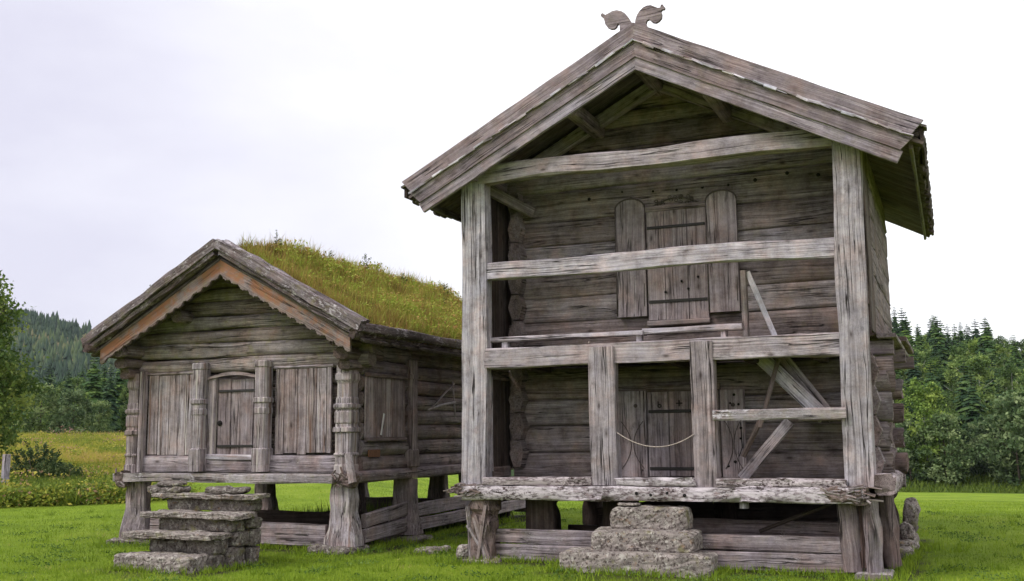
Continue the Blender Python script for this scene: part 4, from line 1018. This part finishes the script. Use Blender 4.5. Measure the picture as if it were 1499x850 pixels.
# ------------------------------------------------------------------ trees
def spruce_mesh(h, R, seed, whorls=30):
    r = np.random.default_rng(seed); V = []; T = []
    for i in range(whorls):
        t = (i + .5) / whorls; z = h * (.06 + .94 * t); rad = R * (1 - t) ** .7 * r.uniform(.75, 1.15) + .12
        nb = int(6 + 4 * (1 - t))
        a0 = r.uniform(0, 6.3)
        for k in range(nb):
            a = a0 + 2 * PI * k / nb + r.uniform(-.3, .3); L = rad * r.uniform(.65, 1.15); tn = r.uniform(.1, .95)
            d = np.array([math.cos(a), math.sin(a), 0]); s = np.array([-d[1], d[0], 0]); w = L * .36 + .08
            base = np.array([0, 0, z]); dr = -.38 - .35 * (1 - t) + (.5 if t > .85 else 0)
            nq = 3
            for q in range(nq):
                u0, u1 = q / nq, (q + 1) / nq; w0 = w * math.sin(PI * (.12 + .8 * u0)); w1 = w * math.sin(PI * (.12 + .8 * u1)) * (1 if q < nq - 1 else .1)
                c0 = base + d * L * u0 + np.array([0, 0, dr * L * u0 ** 1.2]); c1 = base + d * L * u1 + np.array([0, 0, dr * L * u1 ** 1.2 + (.07 * L if q == nq - 1 else 0)])
                hang = np.array([0, 0, -.30 * w - .03])
                for sg in (1, -1):
                    V += [c0, c0 + s * sg * w0 + hang, c1 + s * sg * w1 + hang * r.uniform(.4, 1.5), c1]; T += [tn * r.uniform(.7, 1.1)] * 4
    V.append(np.array([0, 0, h * 1.03])); V.append(np.array([.06, 0, h * .93])); V.append(np.array([-.06, 0, h * .93])); V.append(np.array([0, .06, h * .94])); T += [.5] * 4
    return np.array(V), np.arange(len(V)).reshape(-1, 4), np.clip(T, 0, 1)
def crown_mesh(h, R, seed, nclump, per, leaf, low=.1, squash=1., shape=1.):
    r = np.random.default_rng(seed); V = []; C_ = []; T = []
    for k in range(nclump):
        t = r.uniform(low, 1); a = r.uniform(0, 2 * PI)
        prof = math.sin(PI * (.12 + .80 * ((t - low) / (1 - low)) ** (.75 * shape))) ** .7
        rr = R * prof * math.sqrt(r.uniform(.15, 1)) * r.uniform(.8, 1.12)
        c = np.array([math.cos(a) * rr, math.sin(a) * rr, h * t]); tn = r.uniform(.05, .95); cs = R * r.uniform(.14, .30)
        p = r.normal(size=(per, 3)) * cs * .55 * np.array([1, 1, .75 * squash]); C_.append(c + p); T.append(np.clip(tn + r.uniform(-.2, .2, per), 0, 1))
    C_ = np.concatenate(C_); T = np.concatenate(T); global rng; old = rng; rng = r; V, F = leafquads(C_, leaf); rng = old
    return V, F, np.repeat(T, 4)
def tree_proto(name, crown, fol, h, r0, bark='bark', limbs=0, seed=0):
    e = bpy.data.objects.new(name, None); COL.objects.link(e)
    V, F, T = crown; npmesh('crown', V, F, T, M[fol], e)
    mb = MB(); tube(mb, [(0, 0, -.6), (.02 * h, 0, h * .3), (.01 * h, .01 * h, h * .65), (0, 0, h * .93)], r0, 7, r1=r0 * .15)
    rr = random.Random(seed)
    for k in range(limbs):
        z = h * rr.uniform(.2, .75); a = rr.uniform(0, 6.3); L = h * rr.uniform(.12, .28); d = Vector((math.cos(a), math.sin(a), rr.uniform(.5, 1.1)))
        tube(mb, [(0.01 * h, 0, z), tuple(Vector((0.01 * h, 0, z)) + d * L * .5), tuple(Vector((0.01 * h, 0, z)) + d * L)], r0 * .35, 5, r1=r0 * .08)
    mb.build('trunk', M[bark], e)
    return e
USED = set()
def place(proto, loc, sc, rz, lab, cat, group=None, name=None):
    if proto not in USED: USED.add(proto); e = proto
    else:
        e = proto.copy(); COL.objects.link(e)
        for ch in proto.children:
            c = ch.copy(); COL.objects.link(c); c.parent = e
    e.location = loc; e.scale = (sc, sc, sc * 1.0); e.rotation_euler = (0, 0, rz); return tag(e, lab, cat, group)
SPR = [tree_proto('spruce_tree', spruce_mesh(12, r, s, w), 'spruce', 12, .16) for r, s, w in ((2.3, 1, 38), (2.7, 2, 36), (1.9, 3, 42), (2.5, 4, 34))]
BIR = [tree_proto('birch_tree', crown_mesh(9, 2.1, s, 90, 70, .15, .12), 'birch', 9, .11, 'birchbark', 6, s) for s in (11, 12, 13)]
WIL = [tree_proto('willow_tree', crown_mesh(6, 2.3, s, 100, 46, .16, .04), 'willow', 6, .1, 'bark', 6, s) for s in (21, 22)]
R2 = random.Random(5)
G1 = 'spruces on the wooded slope right of the tall storehouse'; G2 = 'leafy trees on the wooded slope right of the tall storehouse'
rows = []
for k in range(860):
    b = R2.uniform(-9.5, 7); d = 97 + 125 * R2.random() ** .9
    if any(abs(b - b2) * d * .01745 < 2.1 and abs(d - d2) < 3.6 for b2, d2 in rows): continue
    rows.append((b, d))
for b, d in rows:
    q = at(b, d); q.z -= .2
    far = d > 150
    if R2.random() < (.80 if far else .62):
        lab = 'dark spruce standing high on the wooded slope at right edge' if far else 'green spruce low on the wooded slope beyond the right lawn'
        place(R2.choice(SPR), q, R2.uniform(.62, 1.12) if far else R2.uniform(.5, .85), R2.uniform(0, 6), lab, 'spruce', G1)
    else:
        lab = 'light green birch high among spruces on the right slope' if far else 'light green birch low on the wooded slope beyond the right lawn'
        place(R2.choice(BIR), q, R2.uniform(.7, 1.05), R2.uniform(0, 6), lab, 'birch', G2)
# forest edge shrubs by the right lawn
for b, d, sc, lab in ((-.6, 96, .95, 'round pale green willow at the foot of the right-hand forest nearest the storehouse'), (-2.2, 97, .85, 'small willow half hidden by the tall storehouse corner at the forest foot'), (2.8, 96, 1.2, 'grey green willow bush at the right border of the photo'), (1.2, 101, .8, 'middle willow standing in the gap of the forest edge'), (4.6, 94, .8, 'willow just beyond the right border of the forest edge')):
    q = at(b, d); q.z -= .1; place(R2.choice(WIL), q, sc, R2.uniform(0, 6), lab, 'willow', 'willows at the forest edge')
# left: trees between meadow and hill
for i in range(90):
    b = R2.uniform(-50, -41.0); d = 92 + 190 * R2.random() ** 1.3; q = at(b, d); q.z -= .3
    if R2.random() < .62: place(R2.choice(SPR), q, R2.uniform(.40, .68) * min(1.4, d / 110), R2.uniform(0, 6), 'young spruce standing between the left meadow and the wooded hill', 'spruce', 'young spruces behind the left meadow')
    else: place(R2.choice(BIR), q, R2.uniform(.42, .66) * min(1.4, d / 110), R2.uniform(0, 6), 'leafy birch standing between the left meadow and the wooded hill', 'birch', 'birches behind the left meadow')
for b, d, sc, lab in ((-44.9, 96, .62, 'taller dark spruce rising behind the willow bushes next to the low storehouse eave'), (-44.1, 92, .50, 'dark spruce partly hidden by the left corner of the low storehouse'), (-46.1, 104, .52, 'dark spruce between the two willow bushes behind the left meadow')):
    q = at(b, d); q.z -= .3; place(SPR[R2.randrange(4)], q, sc, R2.uniform(0, 6), lab, 'spruce', 'young spruces behind the left meadow')
for b, d, sc, lab in ((-45.75, 84, .62, 'rounded green willow bush behind the left meadow beside the low storehouse'), (-47.3, 86, .68, 'rounded green willow bush behind the juniper at left'), (-44.6, 88, .5, 'smaller willow bush next to the left eave of the low storehouse')):
    q = at(b, d); q.z -= .4; place(R2.choice(WIL), q, sc, R2.uniform(0, 6), lab, 'willow', 'willow bushes behind the left meadow')
# big leafy tree at the left border
nt = tree_proto('leafy_tree', crown_mesh(7.7, 2.5, 41, 430, 74, .095, .04), 'nearleaf', 7.4, .17, 'bark', 12, 3)
place(nt, at(-51.1, 45), 1.0, 1., 'tall dark leafy tree cut off by the left border of the photo', 'tree')
# juniper shrub, a lower one beside it and the old post
def juniper(name, loc, h, R, seed, lab):
    e = bpy.data.objects.new(name, None); COL.objects.link(e)
    r = np.random.default_rng(seed); C_ = []; T = []
    for k in range(120):
        a = r.uniform(0, 6.3); rr = R * math.sqrt(r.uniform(0, 1)); t = r.uniform(.02, 1) * math.sqrt(max(.05, 1 - (rr / R) ** 2)); n = 34
        tn = r.uniform(.1, .9); u = r.uniform(0, 1, n)[:, None]; d = np.array([math.cos(a) * .5, math.sin(a) * .5, .9])
        C_.append(np.array([math.cos(a) * rr, math.sin(a) * rr, h * t]) + d * u * .32 * R + r.normal(size=(n, 3)) * .05 * R); T.append(np.clip(tn + r.uniform(-.2, .2, n), 0, 1))
    C_ = np.concatenate(C_); V, F = leafquads(C_, .055 * R); npmesh('foliage', V, F, np.repeat(np.concatenate(T), 4), M['juniper'], e)
    mb = MB(); [tube(mb, [(0, 0, -.2), (.3 * R * math.cos(a), .3 * R * math.sin(a), h * .6)], .03, 5, r1=.01) for a in (0, 2, 4)]; mb.build('stem', M['bark'], e)
    e.location = loc; tag(e, lab, 'juniper')
juniper('juniper_shrub', at(-47.35, 40.5), 1.2, .85, 61, 'dark round juniper shrub standing in the tall meadow grass at left')
juniper('juniper_shrub', at(-46.4, 39.5), .6, .75, 62, 'low spreading dark juniper right of the round one')
q = at(-48.75, 37); fp = one(lambda mb: log(mb, (q.x, q.y, q.z - .2), (q.x + .03, q.y, q.z + 1.15), .24, .2, e=2.6, tone=1.1), 'fence_post', M['post'], None)
tag(fp, 'old grey wooden post standing in the meadow grass near the left border', 'fence post')
# far wooded hill: one mass of jagged little trees
V = []; F = []; T = []; R3 = np.random.default_rng(8); k = 0
while k < 9000:
    b = R3.uniform(-54, -38); d = 330 + 600 * R3.uniform(0, 1) ** .8
    q = at(b, d); h = R3.uniform(6, 14) * (1.25 if R3.uniform() < .08 else 1); conif = R3.uniform() < .8; tn = (nz(q.x * .012, q.y * .012, 3.) * .55 + .42) + R3.uniform(-.22, .22)
    if not conif: tn += .28; h *= .7
    if nz(q.x * .02, q.y * .02, 8.) > .28 and not conif: tn = R3.uniform(.85, 1)
    rad = h * (R3.uniform(.16, .22) if conif else R3.uniform(.4, .55)); lev = 4
    ns = 6
    for l in range(lev):
        if conif: z0, z1, r0 = h * l / lev * .95, h * min(1.0, (l + 1.7) / lev), rad * (1 - l / lev * .85)
        else: z0, z1, r0 = h * l / lev * .8, h * (l + 1.5) / lev * .8, rad * (.8, 1, .9, .6)[l]
        o = len(V); a0 = R3.uniform(0, 6)
        for s in range(ns):
            a = a0 + 2 * PI * s / ns; rr = r0 * R3.uniform(.6, 1.3); V.append((q.x + rr * math.cos(a), q.y + rr * math.sin(a), q.z + z0 + R3.uniform(-.06, .06) * h)); T.append(tn + R3.uniform(-.12, .12))
        V.append((q.x + R3.uniform(-.1, .1) * rad, q.y, q.z + z1)); T.append(tn + .08)
        for s in range(ns): F.append((o + s, o + (s + 1) % ns, o + ns))
    k += 1
o = npmesh('hill_forest', np.array(V), np.array(F), np.clip(T, 0, 1), M['farwood']); tag(o, 'distant spruce forest covering the hillside behind the left meadow', 'forest', kind='stuff')
# undergrowth at the foot of the right-hand forest
P = []; T = []
for k in range(9000):
    q = at(rnd(-6, 6), rnd(91, 108)); P.append(tuple(q)); T.append(rnd(0, .4))
V, F, t = blades(np.array(P), .15, .5, .08, np.array(T), .8)
tag(npmesh('undergrowth', V, F, t, M['weed']), 'rough undergrowth along the foot of the right-hand forest', 'undergrowth', kind='stuff')

# ------------------------------------------------------------------ air
hm = bpy.data.materials.new('thin air haze'); hm.use_nodes = True; ht = hm.node_tree; ht.nodes.clear()
pv = ht.nodes.new('ShaderNodeVolumePrincipled'); pv.inputs['Color'].default_value = (.80, .86, 1, 1); pv.inputs['Density'].default_value = .00008; pv.inputs['Anisotropy'].default_value = 0.
ho = ht.nodes.new('ShaderNodeOutputMaterial'); ht.links.new(pv.outputs[0], ho.inputs['Volume'])
hb = MB(); HS = 2990.; hv = [(CX + sx * HS, CY + sy * HS, z) for z in (-16., 150.) for sx, sy in ((-1, -1), (1, -1), (1, 1), (-1, 1))]
hb.add(hv, [(3, 2, 1, 0), (4, 5, 6, 7), (0, 1, 5, 4), (1, 2, 6, 5), (2, 3, 7, 6), (3, 0, 4, 7)], hv, 1.)
hz = hb.build('haze', hm); hz['kind'] = 'stuff'; hz['label'] = 'thin pale haze in the air over the far hillside'
# ------------------------------------------------------------------ light, sky, camera
SUN_EL, SUN_AZ = math.radians(47), math.radians(222)      # azimuth from +Y, clockwise: behind the camera
w = bpy.data.worlds.new('World'); scene.world = w; w.use_nodes = True; t = w.node_tree; t.nodes.clear()
def wn(typ, **kw):
    nd = t.nodes.new(typ)
    for k, v in kw.items(): setattr(nd, k, v)
    return nd
sky = wn('ShaderNodeTexSky', sky_type='NISHITA', sun_disc=False, sun_elevation=SUN_EL, sun_rotation=SUN_AZ)
tc = wn('ShaderNodeTexCoord'); mp = wn('ShaderNodeMapping'); mp.inputs['Scale'].default_value = (1.2, 1.2, 3.2); t.links.new(tc.outputs['Generated'], mp.inputs['Vector'])
n1 = wn('ShaderNodeTexNoise'); n1.inputs['Scale'].default_value = 1.7; n1.inputs['Detail'].default_value = 6; n1.inputs['Roughness'].default_value = .55; t.links.new(mp.outputs[0], n1.inputs['Vector'])
dt = wn('ShaderNodeVectorMath', operation='DOT_PRODUCT'); dt.inputs[1].default_value = (-.93, .30, -.05); t.links.new(tc.outputs['Generated'], dt.inputs[0])
ad = wn('ShaderNodeMath', operation='MULTIPLY_ADD'); t.links.new(n1.outputs['Fac'], ad.inputs[0]); ad.inputs[1].default_value = -.42
ml = wn('ShaderNodeMath', operation='MULTIPLY'); t.links.new(dt.outputs['Value'], ml.inputs[0]); ml.inputs[1].default_value = 1.0
t.links.new(ml.outputs[0], ad.inputs[2])
cr = wn('ShaderNodeValToRGB'); t.links.new(ad.outputs[0], cr.inputs['Fac'])
e = cr.color_ramp.elements; e[0].position = .36; e[0].color = (9.4, 9.4, 9.7, 1); e[1].position = .66; e[1].color = (5.4, 5.3, 6.2, 1)
m_ = cr.color_ramp.elements.new(.5); m_.color = (6.9, 6.85, 7.4, 1)
mx = wn('ShaderNodeMix', data_type='RGBA'); mx.inputs[0].default_value = .93; t.links.new(sky.outputs[0], mx.inputs[6]); t.links.new(cr.outputs[0], mx.inputs[7])
bg = wn('ShaderNodeBackground'); bg.inputs['Strength'].default_value = .1; t.links.new(mx.outputs[2], bg.inputs['Color'])
ow = wn('ShaderNodeOutputWorld'); t.links.new(bg.outputs[0], ow.inputs['Surface'])
sl = bpy.data.lights.new('sun', 'SUN'); sl.energy = 1.5; sl.angle = math.radians(14); sl.color = (1, .97, .92)
so = bpy.data.objects.new('sun', sl); COL.objects.link(so)
sd = Vector((math.sin(SUN_AZ) * math.cos(SUN_EL), math.cos(SUN_AZ) * math.cos(SUN_EL), math.sin(SUN_EL)))
so.rotation_euler = sd.to_track_quat('Z', 'Y').to_euler(); so.location = (0, -10, 30)

cam = bpy.data.cameras.new('camera'); co = bpy.data.objects.new('camera', cam); COL.objects.link(co)
cam.sensor_width = 36; cam.lens = 36 * 1516 / 1499; cam.clip_end = 6000; cam.clip_start = .1
from mathutils import Matrix
pitch, roll, yaw = math.atan(215 / 1516), math.radians(-.6), math.radians(22.9)
fw = Vector((-math.sin(yaw) * math.cos(pitch), math.cos(yaw) * math.cos(pitch), math.sin(pitch)))
r0 = Vector((math.cos(yaw), math.sin(yaw), 0)); u0 = r0.cross(fw)
R_ = r0 * math.cos(roll) + u0 * math.sin(roll); U_ = -r0 * math.sin(roll) + u0 * math.cos(roll)
co.matrix_world = Matrix(((R_.x, U_.x, -fw.x, CX), (R_.y, U_.y, -fw.y, CY), (R_.z, U_.z, -fw.z, CZ), (0, 0, 0, 1)))
scene.camera = co
scene.view_settings.view_transform = 'Standard'; scene.view_settings.look = 'None'; scene.view_settings.exposure = .62; scene.view_settings.gamma = 1
